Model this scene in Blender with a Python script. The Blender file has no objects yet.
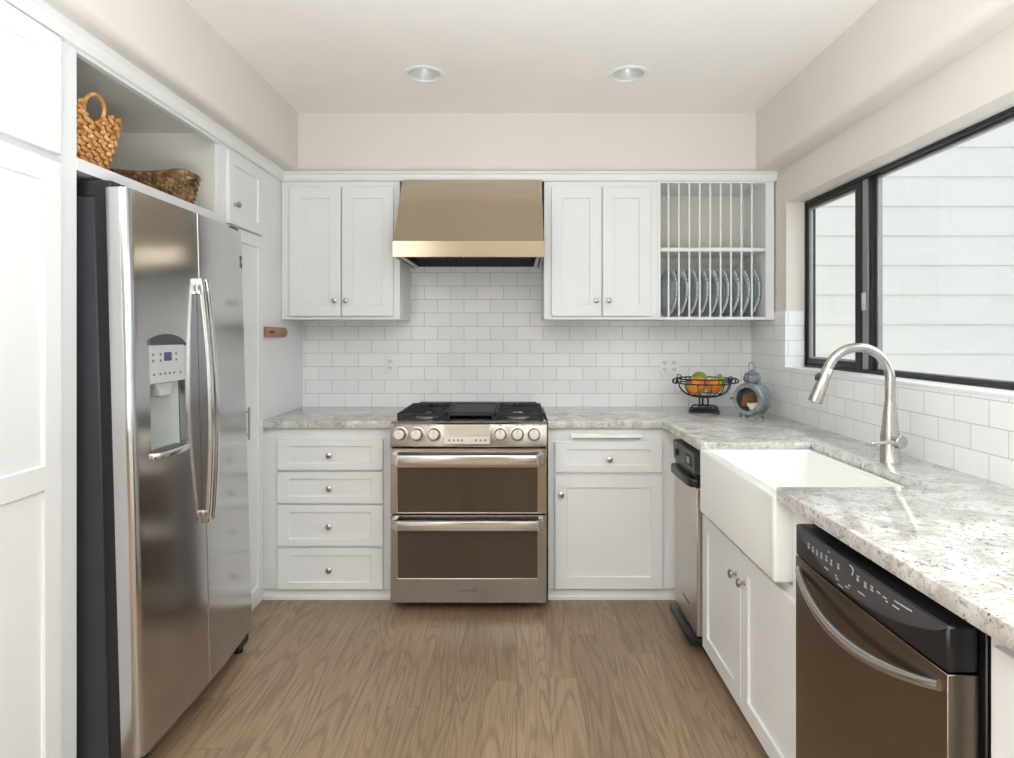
import bpy, bmesh, math, random
from mathutils import Vector, Matrix
random.seed(7)
PI = math.pi
scene = bpy.context.scene
C = scene.collection

# ---------------------------------------------------------------- camera, sky, lights, exposure
EYE = 1.352
cam_d = bpy.data.cameras.new('camera')
cam = bpy.data.objects.new('camera', cam_d); C.objects.link(cam)
cam.location = (0, 0, EYE); cam.rotation_euler = (PI/2, 0, 0)
cam_d.sensor_width = 36.0; cam_d.lens = 36.0*635/1014
cam_d.shift_x = -10/1014; cam_d.shift_y = -45/1014
cam_d.clip_start = 0.05
scene.camera = cam

world = bpy.data.worlds.new('sky'); scene.world = world; world.use_nodes = True
wn = world.node_tree.nodes; wl = world.node_tree.links
bg = wn['Background']
tc = wn.new('ShaderNodeTexCoord'); sep = wn.new('ShaderNodeSeparateXYZ')
ramp = wn.new('ShaderNodeValToRGB')
wl.new(tc.outputs['Generated'], sep.inputs[0]); wl.new(sep.outputs['Z'], ramp.inputs[0])
ramp.color_ramp.elements[0].position = 0.0; ramp.color_ramp.elements[0].color = (0.90, 0.95, 1.0, 1)
ramp.color_ramp.elements[1].position = 0.8; ramp.color_ramp.elements[1].color = (0.76, 0.88, 1.0, 1)
wl.new(ramp.outputs[0], bg.inputs['Color'])
bg.inputs['Strength'].default_value = 0.62

def area(name, loc, rot, sx, sy, power, col):
    d = bpy.data.lights.new(name, 'AREA'); d.shape = 'RECTANGLE'; d.size = sx; d.size_y = sy
    d.energy = power; d.color = col
    o = bpy.data.objects.new(name, d); C.objects.link(o); o.location = loc; o.rotation_euler = rot
    return o
# unseen fill lights added behind the camera, the first bounced off the ceiling
area('fill_uplight', (0.15, -0.6, 0.75), (PI+math.radians(7), 0, 0), 1.2, 0.9, 138, (0.79, 0.91, 1.0))
area('fill_panel_overhead', (0.0, -1.5, 2.54), (0, 0, 0), 1.1, 1.1, 20, (0.86, 0.94, 1.0))  # added fill from above for the floor and lower cabinets
# soft hazy sun on the window side
sun_d = bpy.data.lights.new('hazy_sun', 'SUN'); sun_d.energy = 2.0; sun_d.angle = math.radians(75); sun_d.color = (0.86, 0.94, 1.0)
sun = bpy.data.objects.new('hazy_sun', sun_d); C.objects.link(sun)
sun.rotation_euler = Vector((0.9, -0.30, 0.75)).to_track_quat('Z', 'Y').to_euler()
scene.view_settings.view_transform = 'Standard'; scene.view_settings.look = 'None'
scene.view_settings.gamma = 1.0; scene.view_settings.use_curve_mapping = False
scene.view_settings.exposure = 0.49

# ---------------------------------------------------------------- materials
def srgb(r, g, b):
    f = lambda c: (c/255/12.92) if c/255 <= 0.04045 else ((c/255+0.055)/1.055)**2.4
    return (f(r), f(g), f(b), 1)

def new_mat(name):
    m = bpy.data.materials.new(name); m.use_nodes = True
    nt = m.node_tree; p = nt.nodes['Principled BSDF']
    return m, nt, p

def coords(nt, scale=(1, 1, 1), kind='Object'):
    t = nt.nodes.new('ShaderNodeTexCoord'); mp = nt.nodes.new('ShaderNodeMapping')
    mp.inputs['Scale'].default_value = scale
    nt.links.new(t.outputs[kind], mp.inputs['Vector'])
    return mp.outputs['Vector']

def simple(name, col, rough=0.5, metal=0.0, var=0.04, scale=18, bump=0.0, bscale=None, stretch=(1, 1, 1), coat=0.0, spec=None):
    m, nt, p = new_mat(name)
    v = coords(nt, stretch)
    n = nt.nodes.new('ShaderNodeTexNoise'); n.inputs['Scale'].default_value = scale; n.inputs['Detail'].default_value = 4
    nt.links.new(v, n.inputs['Vector'])
    r = nt.nodes.new('ShaderNodeValToRGB')
    lo = tuple(max(0, c*(1-var)) for c in col[:3]) + (1,); hi = tuple(min(1, c*(1+var)) for c in col[:3]) + (1,)
    r.color_ramp.elements[0].position = 0.3; r.color_ramp.elements[1].position = 0.7
    r.color_ramp.elements[0].color = lo; r.color_ramp.elements[1].color = hi
    nt.links.new(n.outputs['Fac'], r.inputs[0]); nt.links.new(r.outputs[0], p.inputs['Base Color'])
    p.inputs['Roughness'].default_value = rough; p.inputs['Metallic'].default_value = metal
    if coat: p.inputs['Coat Weight'].default_value = coat; p.inputs['Coat Roughness'].default_value = 0.05
    if spec is not None: p.inputs['Specular IOR Level'].default_value = spec
    if bump:
        n2 = nt.nodes.new('ShaderNodeTexNoise'); n2.inputs['Scale'].default_value = bscale or scale*4
        nt.links.new(v, n2.inputs['Vector'])
        b = nt.nodes.new('ShaderNodeBump'); b.inputs['Strength'].default_value = bump; b.inputs['Distance'].default_value = 0.002
        nt.links.new(n2.outputs['Fac'], b.inputs['Height']); nt.links.new(b.outputs[0], p.inputs['Normal'])
    return m

def brushed(name, col, rough, stretch, aniso=0.5, bump=0.03):
    return simple(name, col, rough, 1.0, 0.03, 60, bump, 220, stretch)

M = {}
M['cabinet'] = simple('white_cabinet_paint', srgb(235, 235, 235), 0.38, var=0.012, scale=4, bump=0.02, bscale=60)
M['niche'] = simple('white_cabinet_interior', srgb(226, 220, 210), 0.5, var=0.015, scale=4)
M['wall'] = simple('warm_white_wall_paint', srgb(229, 220, 211), 0.75, var=0.015, scale=3, bump=0.08, bscale=120)
M['ceiling'] = simple('ceiling_paint', srgb(251, 244, 237), 0.85, var=0.015, scale=3, bump=0.1, bscale=90)
M['trimw'] = simple('white_trim_paint', srgb(240, 239, 236), 0.4, var=0.01, scale=5)
M['rearwall'] = simple('beige_room_paint', srgb(128, 116, 100), 0.8, var=0.03, scale=3)
M['fridge_steel'] = brushed('fridge_stainless_steel', srgb(197, 197, 198), 0.17, (1, 1, 40), bump=0.0)
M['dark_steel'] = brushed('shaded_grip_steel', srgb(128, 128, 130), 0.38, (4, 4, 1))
M['handle_steel'] = brushed('polished_steel', srgb(225, 225, 226), 0.2, (4, 4, 1))
M['range_steel'] = brushed('warm_stainless_steel', srgb(172, 165, 158), 0.22, (1, 30, 30))
M['hood_steel'] = brushed('hood_stainless_steel', srgb(196, 184, 164), 0.18, (1, 30, 30))
M['dw_steel'] = brushed('dark_stainless_steel', srgb(138, 126, 113), 0.26, (30, 1, 30))
M['comp_steel'] = brushed('compactor_stainless_steel', srgb(205, 198, 188), 0.30, (30, 30, 1))
M['nickel'] = simple('brushed_nickel', srgb(190, 188, 184), 0.25, 1.0, 0.03, 80)
M['chrome'] = simple('satin_chrome', srgb(215, 214, 212), 0.16, 1.0, 0.02, 60)
M['case'] = simple('charcoal_fridge_case', srgb(48, 49, 54), 0.5, var=0.05, scale=40, bump=0.15, bscale=300)
M['black'] = simple('black_plastic', srgb(24, 24, 25), 0.3, var=0.06, scale=30)
M['matblack'] = simple('matte_black_metal', srgb(32, 33, 36), 0.55, var=0.08, scale=30)
M['castiron'] = simple('cast_iron', srgb(34, 36, 41), 0.6, var=0.12, scale=90, bump=0.2, bscale=300)
M['charcoal'] = simple('charcoal_control_panel', srgb(66, 66, 70), 0.4, var=0.04, scale=40)
M['marks'] = simple('pale_printed_marks', srgb(205, 205, 205), 0.6, var=0.02, scale=20)
M['greymarks'] = simple('grey_printed_marks', srgb(120, 110, 98), 0.6, var=0.02, scale=20)
M['knob_steel'] = simple('satin_knob_steel', srgb(196, 192, 186), 0.36, 1.0, 0.02, 60)
M['glass_oven'] = simple('smoked_oven_glass', srgb(64, 52, 38), 0.07, 0.0, 0.05, 12, spec=0.75)
M['disp'] = simple('pale_control_glass', srgb(196, 186, 172), 0.3, 0.3, 0.02, 10)
M['greyplastic'] = simple('light_grey_plastic', srgb(198, 199, 198), 0.35, 0.15, 0.02, 20)
M['cavity'] = simple('dispenser_cavity_plastic', srgb(176, 180, 176), 0.3, 0.2, 0.03, 20)
M['lcd'] = simple('blue_lcd_screen', srgb(64, 66, 112), 0.15, 0.0, 0.05, 50)
M['ceramic'] = simple('white_fireclay', srgb(246, 245, 241), 0.08, var=0.008, scale=3, coat=0.4)
M['wood_rack'] = simple('brown_wood', srgb(165, 126, 100), 0.5, var=0.18, scale=14, bump=0.1, stretch=(8, 1, 8))
M['iron'] = simple('dark_iron_wire', srgb(46, 46, 50), 0.45, 0.6, 0.1, 40)
M['galv'] = simple('weathered_galvanized_metal', srgb(148, 155, 158), 0.5, 0.45, 0.22, 45, 0.2, 160)
M['galvdark'] = simple('blue_grey_metal', srgb(128, 136, 143), 0.5, 0.3, 0.2, 40)
M['orange'] = simple('orange_peel', srgb(244, 146, 28), 0.4, var=0.12, scale=22, bump=0.2, bscale=160)
M['lime'] = simple('green_peel', srgb(128, 158, 48), 0.4, var=0.15, scale=20, bump=0.15, bscale=120)
M['shell'] = simple('white_shell', srgb(232, 226, 214), 0.4, var=0.06, scale=30)
M['cone'] = simple('brown_pinecone', srgb(150, 96, 58), 0.7, var=0.3, scale=60)
M['plastic_white'] = simple('white_outlet_plastic', srgb(243, 243, 241), 0.3, var=0.01, scale=10)
M['dark'] = simple('dark_slot', srgb(40, 36, 34), 0.7, var=0.05, scale=20)
M['board'] = simple('cutting_board_white', srgb(245, 245, 243), 0.35, var=0.01, scale=10)
M['frame_black'] = simple('black_window_frame', srgb(34, 35, 40), 0.4, 0.3, 0.06, 30)
M['alu'] = simple('aluminium_track', srgb(168, 166, 162), 0.4, 0.85, 0.06, 30)
M['siding'] = simple('white_lap_siding_paint', srgb(236, 231, 225), 0.6, var=0.012, scale=5, stretch=(1, 6, 6))
M['concrete'] = simple('pale_concrete', srgb(205, 202, 196), 0.9, var=0.08, scale=9, bump=0.2)
M['lamp_inner'] = simple('lamp_baffle', srgb(214, 212, 206), 0.4, 0.15, 0.02, 20)

def mango_mat():
    m, nt, p = new_mat('mango_peel')
    v = coords(nt)
    n = nt.nodes.new('ShaderNodeTexNoise'); n.inputs['Scale'].default_value = 16; n.inputs['Detail'].default_value = 3
    r = nt.nodes.new('ShaderNodeValToRGB')
    e = r.color_ramp.elements
    e[0].position = 0.36; e[0].color = srgb(150, 148, 62)
    e[1].position = 0.66; e[1].color = srgb(206, 78, 42)
    k = e.new(0.5); k.color = srgb(236, 150, 48)
    nt.links.new(v, n.inputs['Vector']); nt.links.new(n.outputs['Fac'], r.inputs[0])
    nt.links.new(r.outputs[0], p.inputs['Base Color']); p.inputs['Roughness'].default_value = 0.35
    return m
M['mango'] = mango_mat()

def glass_mat():
    m, nt, p = new_mat('window_glass')
    out = nt.nodes['Material Output']
    tr = nt.nodes.new('ShaderNodeBsdfTransparent'); gl = nt.nodes.new('ShaderNodeBsdfGlossy'); mx = nt.nodes.new('ShaderNodeMixShader')
    n = nt.nodes.new('ShaderNodeTexNoise'); n.inputs['Scale'].default_value = 2
    ma = nt.nodes.new('ShaderNodeMapRange'); ma.inputs['To Min'].default_value = 0.03; ma.inputs['To Max'].default_value = 0.05
    nt.links.new(n.outputs['Fac'], ma.inputs['Value']); nt.links.new(ma.outputs[0], mx.inputs['Fac'])
    gl.inputs['Roughness'].default_value = 0.02; tr.inputs['Color'].default_value = (0.97, 0.985, 0.98, 1)
    nt.links.new(tr.outputs[0], mx.inputs[1]); nt.links.new(gl.outputs[0], mx.inputs[2]); nt.links.new(mx.outputs[0], out.inputs['Surface'])
    return m
M['glass'] = glass_mat()

def tile_mat(name, axis, u0, bw, rh, z0, sign=1):
    """white subway tile; u along the wall, rows upward from z0 (object coordinates of an object at the world origin)"""
    m, nt, p = new_mat(name); L = nt.links
    t = nt.nodes.new('ShaderNodeTexCoord'); s = nt.nodes.new('ShaderNodeSeparateXYZ'); c = nt.nodes.new('ShaderNodeCombineXYZ')
    L.new(t.outputs['Object'], s.inputs[0])
    a = nt.nodes.new('ShaderNodeMath'); a.operation = 'MULTIPLY_ADD'
    L.new(s.outputs[axis], a.inputs[0]); a.inputs[1].default_value = sign; a.inputs[2].default_value = u0
    b = nt.nodes.new('ShaderNodeMath'); b.operation = 'SUBTRACT'; L.new(s.outputs['Z'], b.inputs[0]); b.inputs[1].default_value = z0
    L.new(a.outputs[0], c.inputs[0]); L.new(b.outputs[0], c.inputs[1])
    br = nt.nodes.new('ShaderNodeTexBrick'); L.new(c.outputs[0], br.inputs['Vector'])
    br.inputs['Scale'].default_value = 1.0; br.inputs['Brick Width'].default_value = bw; br.inputs['Row Height'].default_value = rh
    br.inputs['Mortar Size'].default_value = 0.0016; br.inputs['Mortar Smooth'].default_value = 0.3; br.inputs['Bias'].default_value = 0.0
    br.inputs['Color1'].default_value = srgb(250, 250, 250); br.inputs['Color2'].default_value = srgb(244, 244, 245); br.inputs['Mortar'].default_value = srgb(196, 190, 182)
    L.new(br.outputs['Color'], p.inputs['Base Color'])
    mr = nt.nodes.new('ShaderNodeMapRange'); mr.inputs['To Min'].default_value = 0.14; mr.inputs['To Max'].default_value = 0.8
    L.new(br.outputs['Fac'], mr.inputs['Value']); L.new(mr.outputs[0], p.inputs['Roughness'])
    n = nt.nodes.new('ShaderNodeTexNoise'); n.inputs['Scale'].default_value = 7; L.new(c.outputs[0], n.inputs['Vector'])
    iv = nt.nodes.new('ShaderNodeMath'); iv.operation = 'MULTIPLY_ADD'; iv.inputs[1].default_value = -1.0
    L.new(br.outputs['Fac'], iv.inputs[0])
    n2 = nt.nodes.new('ShaderNodeMath'); n2.operation = 'MULTIPLY'; n2.inputs[1].default_value = 0.35; L.new(n.outputs['Fac'], n2.inputs[0])
    L.new(n2.outputs[0], iv.inputs[2])
    bu = nt.nodes.new('ShaderNodeBump'); bu.inputs['Strength'].default_value = 0.35; bu.inputs['Distance'].default_value = 0.002
    L.new(iv.outputs[0], bu.inputs['Height']); L.new(bu.outputs[0], p.inputs['Normal'])
    return m
M['tile_back'] = tile_mat('subway_tile_back', 'X', 1.198+0.5*0.1596+0.1596*10, 0.1596, 0.0812, 0.911-0.0812*4)
M['tile_right'] = tile_mat('subway_tile_right', 'Y', -1.905+0.5*0.1525+0.1525*40, 0.1525, 0.0812, 0.911-0.0812*4)
M['tile_reveal'] = tile_mat('subway_tile_reveal', 'X', 2.0, 0.1596, 0.0812, 0.911-0.0812*4)

def granite():
    m, nt, p = new_mat('white_granite'); L = nt.links
    v = coords(nt)
    def noise(sc, det=5, rough=0.6, w=0.0):
        n = nt.nodes.new('ShaderNodeTexNoise'); n.inputs['Scale'].default_value = sc; n.inputs['Detail'].default_value = det
        n.inputs['Roughness'].default_value = rough; n.inputs['Distortion'].default_value = w; L.new(v, n.inputs['Vector']); return n.outputs['Fac']
    def rampf(src, a, b):
        r = nt.nodes.new('ShaderNodeMapRange'); r.inputs['From Min'].default_value = a; r.inputs['From Max'].default_value = b; r.clamp = True
        L.new(src, r.inputs['Value']); return r.outputs[0]
    def mix(fac, c1, c2):
        x = nt.nodes.new('ShaderNodeMix'); x.data_type = 'RGBA'; L.new(fac, x.inputs['Factor'])
        for k, c in (('A', c1), ('B', c2)):
            s = [i for i in x.inputs if i.name == k and i.type == 'RGBA'][0]
            if isinstance(c, tuple): s.default_value = c
            else: L.new(c, s)
        return [o for o in x.outputs if o.type == 'RGBA'][0]
    base = mix(rampf(noise(10, 4, 0.6, 0.6), 0.42, 0.62), srgb(219, 217, 214), srgb(186, 182, 177))
    base = mix(rampf(noise(40, 4, 0.65, 0.8), 0.55, 0.68), base, srgb(176, 160, 140))
    base = mix(rampf(noise(58, 5, 0.7, 0.5), 0.57, 0.64), base, srgb(146, 146, 152))
    vo = nt.nodes.new('ShaderNodeTexVoronoi'); vo.inputs['Scale'].default_value = 150; L.new(v, vo.inputs['Vector'])
    sp = nt.nodes.new('ShaderNodeMath'); sp.operation = 'LESS_THAN'; sp.inputs[1].default_value = 0.30; L.new(vo.outputs['Distance'], sp.inputs[0])
    gate = rampf(noise(26, 4, 0.7, 1.0), 0.55, 0.60)
    mu = nt.nodes.new('ShaderNodeMath'); mu.operation = 'MULTIPLY'; L.new(sp.outputs[0], mu.inputs[0]); L.new(gate, mu.inputs[1])
    base = mix(mu.outputs[0], base, srgb(78, 74, 76))
    base = mix(rampf(noise(85, 3, 0.6, 0.3), 0.66, 0.70), base, srgb(60, 58, 62))
    L.new(base, p.inputs['Base Color']); p.inputs['Roughness'].default_value = 0.07
    return m
M['granite'] = granite()

def wood_floor():
    m, nt, p = new_mat('oak_plank_floor'); L = nt.links
    t = nt.nodes.new('ShaderNodeTexCoord'); s = nt.nodes.new('ShaderNodeSeparateXYZ'); L.new(t.outputs['Object'], s.inputs[0])
    dv = nt.nodes.new('ShaderNodeMath'); dv.operation = 'DIVIDE'; dv.inputs[1].default_value = 0.118; L.new(s.outputs['X'], dv.inputs[0])
    fl = nt.nodes.new('ShaderNodeMath'); fl.operation = 'FLOOR'; L.new(dv.outputs[0], fl.inputs[0])
    wh = nt.nodes.new('ShaderNodeTexWhiteNoise'); wh.noise_dimensions = '1D'; L.new(fl.outputs[0], wh.inputs['W'])
    yo = nt.nodes.new('ShaderNodeMath'); yo.operation = 'MULTIPLY_ADD'; yo.inputs[1].default_value = 1.35; L.new(wh.outputs['Value'], yo.inputs[0]); L.new(s.outputs['Y'], yo.inputs[2])
    c = nt.nodes.new('ShaderNodeCombineXYZ'); L.new(yo.outputs[0], c.inputs[0]); L.new(s.outputs['X'], c.inputs[1])
    br = nt.nodes.new('ShaderNodeTexBrick'); L.new(c.outputs[0], br.inputs['Vector'])
    br.offset = 0.0; br.offset_frequency = 2
    br.inputs['Scale'].default_value = 1; br.inputs['Brick Width'].default_value = 1.35; br.inputs['Row Height'].default_value = 0.118
    br.inputs['Mortar Size'].default_value = 0.0009; br.inputs['Mortar Smooth'].default_value = 0.1
    br.inputs['Color1'].default_value = (0, 0, 0, 1); br.inputs['Color2'].default_value = (1, 1, 1, 1); br.inputs['Mortar'].default_value = (0.5, 0.5, 0.5, 1)
    # per-plank offset so the grain changes from plank to plank
    off = nt.nodes.new('ShaderNodeVectorMath'); off.operation = 'SCALE'; off.inputs['Scale'].default_value = 7.0
    L.new(br.outputs['Color'], off.inputs[0])
    ad = nt.nodes.new('ShaderNodeVectorMath'); ad.operation = 'ADD'; L.new(t.outputs['Object'], ad.inputs[0]); L.new(off.outputs[0], ad.inputs[1])
    mp = nt.nodes.new('ShaderNodeMapping'); mp.inputs['Scale'].default_value = (9, 0.8, 1); L.new(ad.outputs[0], mp.inputs['Vector'])
    n1 = nt.nodes.new('ShaderNodeTexNoise'); n1.inputs['Scale'].default_value = 1.0; n1.inputs['Detail'].default_value = 1.5; n1.inputs['Distortion'].default_value = 0.35; L.new(mp.outputs[0], n1.inputs['Vector'])
    # cathedral rings: sine of the stretched noise
    mul = nt.nodes.new('ShaderNodeMath'); mul.operation = 'MULTIPLY'; mul.inputs[1].default_value = 85; L.new(n1.outputs['Fac'], mul.inputs[0])
    sn = nt.nodes.new('ShaderNodeMath'); sn.operation = 'SINE'; L.new(mul.outputs[0], sn.inputs[0])
    mp2 = nt.nodes.new('ShaderNodeMapping'); mp2.inputs['Scale'].default_value = (160, 5, 1); L.new(ad.outputs[0], mp2.inputs['Vector'])
    n2 = nt.nodes.new('ShaderNodeTexNoise'); n2.inputs['Scale'].default_value = 1.0; n2.inputs['Detail'].default_value = 3; L.new(mp2.outputs[0], n2.inputs['Vector'])
    r1 = nt.nodes.new('ShaderNodeMapRange'); r1.inputs['From Min'].default_value = 0.1; r1.inputs['From Max'].default_value = 1.0; L.new(sn.outputs[0], r1.inputs['Value'])
    r2 = nt.nodes.new('ShaderNodeMapRange'); r2.inputs['From Min'].default_value = 0.42; r2.inputs['From Max'].default_value = 0.68; L.new(n2.outputs['Fac'], r2.inputs['Value'])
    def mix(fac, c1, c2, blend='MIX'):
        x = nt.nodes.new('ShaderNodeMix'); x.data_type = 'RGBA'; x.blend_type = blend
        if isinstance(fac, float): x.inputs['Factor'].default_value = fac
        else: L.new(fac, x.inputs['Factor'])
        for k, cc in (('A', c1), ('B', c2)):
            q = [i for i in x.inputs if i.name == k and i.type == 'RGBA'][0]
            if isinstance(cc, tuple): q.default_value = cc
            else: L.new(cc, q)
        return [o for o in x.outputs if o.type == 'RGBA'][0]
    bw = nt.nodes.new('ShaderNodeSeparateColor'); L.new(br.outputs['Color'], bw.inputs[0])
    base = mix(bw.outputs[0], srgb(168, 142, 114), srgb(146, 122, 97))
    w1 = nt.nodes.new('ShaderNodeMath'); w1.operation = 'MULTIPLY'; w1.inputs[1].default_value = 0.42; L.new(r1.outputs[0], w1.inputs[0])
    base = mix(w1.outputs[0], base, srgb(104, 86, 69))
    w2 = nt.nodes.new('ShaderNodeMath'); w2.operation = 'MULTIPLY'; w2.inputs[1].default_value = 0.40; L.new(r2.outputs[0], w2.inputs[0])
    base = mix(w2.outputs[0], base, srgb(102, 84, 67))
    w3 = nt.nodes.new('ShaderNodeMath'); w3.operation = 'MULTIPLY'; w3.inputs[1].default_value = 0.55; L.new(br.outputs['Fac'], w3.inputs[0])
    base = mix(w3.outputs[0], base, srgb(70, 54, 42))
    L.new(base, p.inputs['Base Color'])
    rr = nt.nodes.new('ShaderNodeMapRange'); rr.inputs['To Min'].default_value = 0.30; rr.inputs['To Max'].default_value = 0.42; L.new(n2.outputs['Fac'], rr.inputs['Value']); L.new(rr.outputs[0], p.inputs['Roughness'])
    bu = nt.nodes.new('ShaderNodeBump'); bu.inputs['Strength'].default_value = 0.12; bu.inputs['Distance'].default_value = 0.001; bu.invert = True
    L.new(br.outputs['Fac'], bu.inputs['Height']); L.new(bu.outputs[0], p.inputs['Normal'])
    return m
M['floor'] = wood_floor()

def weave_mat(name, c1, c2, c3):
    m, nt, p = new_mat(name); L = nt.links
    v = coords(nt)
    n = nt.nodes.new('ShaderNodeTexNoise'); n.inputs['Scale'].default_value = 34; n.inputs['Detail'].default_value = 3; L.new(v, n.inputs['Vector'])
    r = nt.nodes.new('ShaderNodeValToRGB'); e = r.color_ramp.elements
    e[0].position = 0.30; e[0].color = c1; e[1].position = 0.72; e[1].color = c3; k = e.new(0.5); k.color = c2
    L.new(n.outputs['Fac'], r.inputs[0]); L.new(r.outputs[0], p.inputs['Base Color']); p.inputs['Roughness'].default_value = 0.7
    return m
M['rush'] = weave_mat('golden_water_hyacinth', srgb(150, 98, 50), srgb(205, 146, 84), srgb(236, 188, 126))
M['willow'] = weave_mat('dark_brown_wicker', srgb(92, 66, 44), srgb(136, 104, 70), srgb(186, 152, 108))

def plate_mat():
    m, nt, p = new_mat('pale_plate_with_patterned_rim'); L = nt.links
    t = nt.nodes.new('ShaderNodeTexCoord'); s = nt.nodes.new('ShaderNodeSeparateXYZ'); L.new(t.outputs['Object'], s.inputs[0])
    c = nt.nodes.new('ShaderNodeCombineXYZ'); L.new(s.outputs['Y'], c.inputs[0]); L.new(s.outputs['Z'], c.inputs[1])
    ln = nt.nodes.new('ShaderNodeVectorMath'); ln.operation = 'LENGTH'; L.new(c.outputs[0], ln.inputs[0])
    r = nt.nodes.new('ShaderNodeValToRGB'); e = r.color_ramp.elements
    r.color_ramp.interpolation = 'LINEAR'
    e[0].position = 0.0; e[0].color = srgb(222, 231, 229); e[1].position = 1.0; e[1].color = srgb(240, 241, 238)
    for pos, col in ((0.62, (220, 230, 228)), (0.68, (202, 214, 216)), (0.90, (212, 223, 222)), (0.94, (238, 240, 237))):
        k = e.new(pos); k.color = srgb(*col)
    sc = nt.nodes.new('ShaderNodeMath'); sc.operation = 'MULTIPLY'; sc.inputs[1].default_value = 1/0.143; L.new(ln.outputs['Value'], sc.inputs[0]); L.new(sc.outputs[0], r.inputs[0])
    vo = nt.nodes.new('ShaderNodeTexVoronoi'); vo.inputs['Scale'].default_value = 48; L.new(t.outputs['Object'], vo.inputs['Vector'])
    lt = nt.nodes.new('ShaderNodeMath'); lt.operation = 'LESS_THAN'; lt.inputs[1].default_value = 0.30; L.new(vo.outputs['Distance'], lt.inputs[0])
    gt = nt.nodes.new('ShaderNodeMath'); gt.operation = 'GREATER_THAN'; gt.inputs[1].default_value = 0.84; L.new(sc.outputs[0], gt.inputs[0])
    mu = nt.nodes.new('ShaderNodeMath'); mu.operation = 'MULTIPLY'; L.new(lt.outputs[0], mu.inputs[0]); L.new(gt.outputs[0], mu.inputs[1])
    mu2 = nt.nodes.new('ShaderNodeMath'); mu2.operation = 'MULTIPLY'; mu2.inputs[1].default_value = 0.75; L.new(mu.outputs[0], mu2.inputs[0])
    x = nt.nodes.new('ShaderNodeMix'); x.data_type = 'RGBA'; L.new(mu2.outputs[0], x.inputs['Factor'])
    A = [i for i in x.inputs if i.name == 'A' and i.type == 'RGBA'][0]; B = [i for i in x.inputs if i.name == 'B' and i.type == 'RGBA'][0]
    L.new(r.outputs[0], A); B.default_value = srgb(96, 106, 112)
    L.new([o for o in x.outputs if o.type == 'RGBA'][0], p.inputs['Base Color']); p.inputs['Roughness'].default_value = 0.15
    return m
M['plate'] = plate_mat()

# ---------------------------------------------------------------- mesh helpers
def nb(): return bmesh.new()

def merge(dst, src, mat=None):
    if mat is not None: bmesh.ops.transform(src, matrix=mat, verts=src.verts)
    vm = {}
    for v in src.verts: vm[v] = dst.verts.new(v.co)
    for f in src.faces:
        try: dst.faces.new([vm[v] for v in f.verts])
        except ValueError: pass
    src.free()

def bevel_sharp(b, r, seg=1, ang=50):
    if r <= 0: return
    bmesh.ops.recalc_face_normals(b, faces=b.faces)
    es = [e for e in b.edges if len(e.link_faces) == 2 and e.calc_face_angle(0) > math.radians(ang)]
    if es: bmesh.ops.bevel(b, geom=es, offset=r, segments=seg, affect='EDGES', profile=0.5, clamp_overlap=True)

def box(bm, x0, x1, y0, y1, z0, z1, r=0.0, seg=1):
    b = nb()
    bmesh.ops.create_cube(b, size=1.0)
    bmesh.ops.transform(b, matrix=Matrix.Translation(((x0+x1)/2, (y0+y1)/2, (z0+z1)/2)) @ Matrix.Diagonal((abs(x1-x0), abs(y1-y0), abs(z1-z0), 1)), verts=b.verts)
    if r > 0: bmesh.ops.bevel(b, geom=list(b.edges), offset=r, segments=seg, affect='EDGES', profile=0.5, clamp_overlap=True)
    merge(bm, b); return bm

def prism(bm, poly, fn, a, b_, r=0.0, seg=1):
    """poly: 2D points; fn(u,v,w)->world; extruded w from a to b_"""
    b = nb()
    va = [b.verts.new(fn(u, v, a)) for u, v in poly]; vb = [b.verts.new(fn(u, v, b_)) for u, v in poly]
    n = len(poly)
    b.faces.new(va); b.faces.new(list(reversed(vb)))
    for i in range(n): b.faces.new([va[i], va[(i+1) % n], vb[(i+1) % n], vb[i]])
    bevel_sharp(b, r, seg)
    merge(bm, b); return bm

XZ = lambda y0=0: (lambda u, v, w: Vector((u, w, v)))       # poly in X,Z extruded along Y
def fXZ(u, v, w): return Vector((u, w, v))
def fYZ(u, v, w): return Vector((w, u, v))
def fXY(u, v, w): return Vector((u, v, w))

def basis(d):
    d = d.normalized(); a = Vector((0, 0, 1)) if abs(d.z) < 0.9 else Vector((1, 0, 0))
    x = a.cross(d).normalized(); return x, d.cross(x).normalized()

def cyl(bm, p0, p1, r0, r1=None, n=24, r=0.0, cap=True):
    p0 = Vector(p0); p1 = Vector(p1); r1 = r0 if r1 is None else r1
    x, y = basis(p1-p0); b = nb()
    A = [b.verts.new(p0+(x*math.cos(2*PI*i/n)+y*math.sin(2*PI*i/n))*r0) for i in range(n)]
    B = [b.verts.new(p1+(x*math.cos(2*PI*i/n)+y*math.sin(2*PI*i/n))*r1) for i in range(n)]
    for i in range(n): b.faces.new([A[i], A[(i+1) % n], B[(i+1) % n], B[i]])
    if cap: b.faces.new(list(reversed(A))); b.faces.new(B)
    bevel_sharp(b, r)
    merge(bm, b); return bm

def lathe(bm, prof, origin=(0, 0, 0), axis=(0, 0, 1), n=32, closed=False):
    """prof: list of (radius, height along axis)"""
    o = Vector(origin); d = Vector(axis).normalized(); x, y = basis(d); b = nb(); rings = []
    for r, h in prof:
        if r < 1e-6: rings.append([b.verts.new(o+d*h)])
        else: rings.append([b.verts.new(o+d*h+(x*math.cos(2*PI*i/n)+y*math.sin(2*PI*i/n))*r) for i in range(n)])
    pairs = list(zip(rings[:-1], rings[1:]))
    if closed: pairs.append((rings[-1], rings[0]))
    for A, B in pairs:
        if len(A) == 1 and len(B) == 1: continue
        for i in range(n):
            j = (i+1) % n
            if len(A) == 1: b.faces.new([A[0], B[j], B[i]])
            elif len(B) == 1: b.faces.new([A[i], A[j], B[0]])
            else: b.faces.new([A[i], A[j], B[j], B[i]])
    merge(bm, b); return bm

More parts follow.
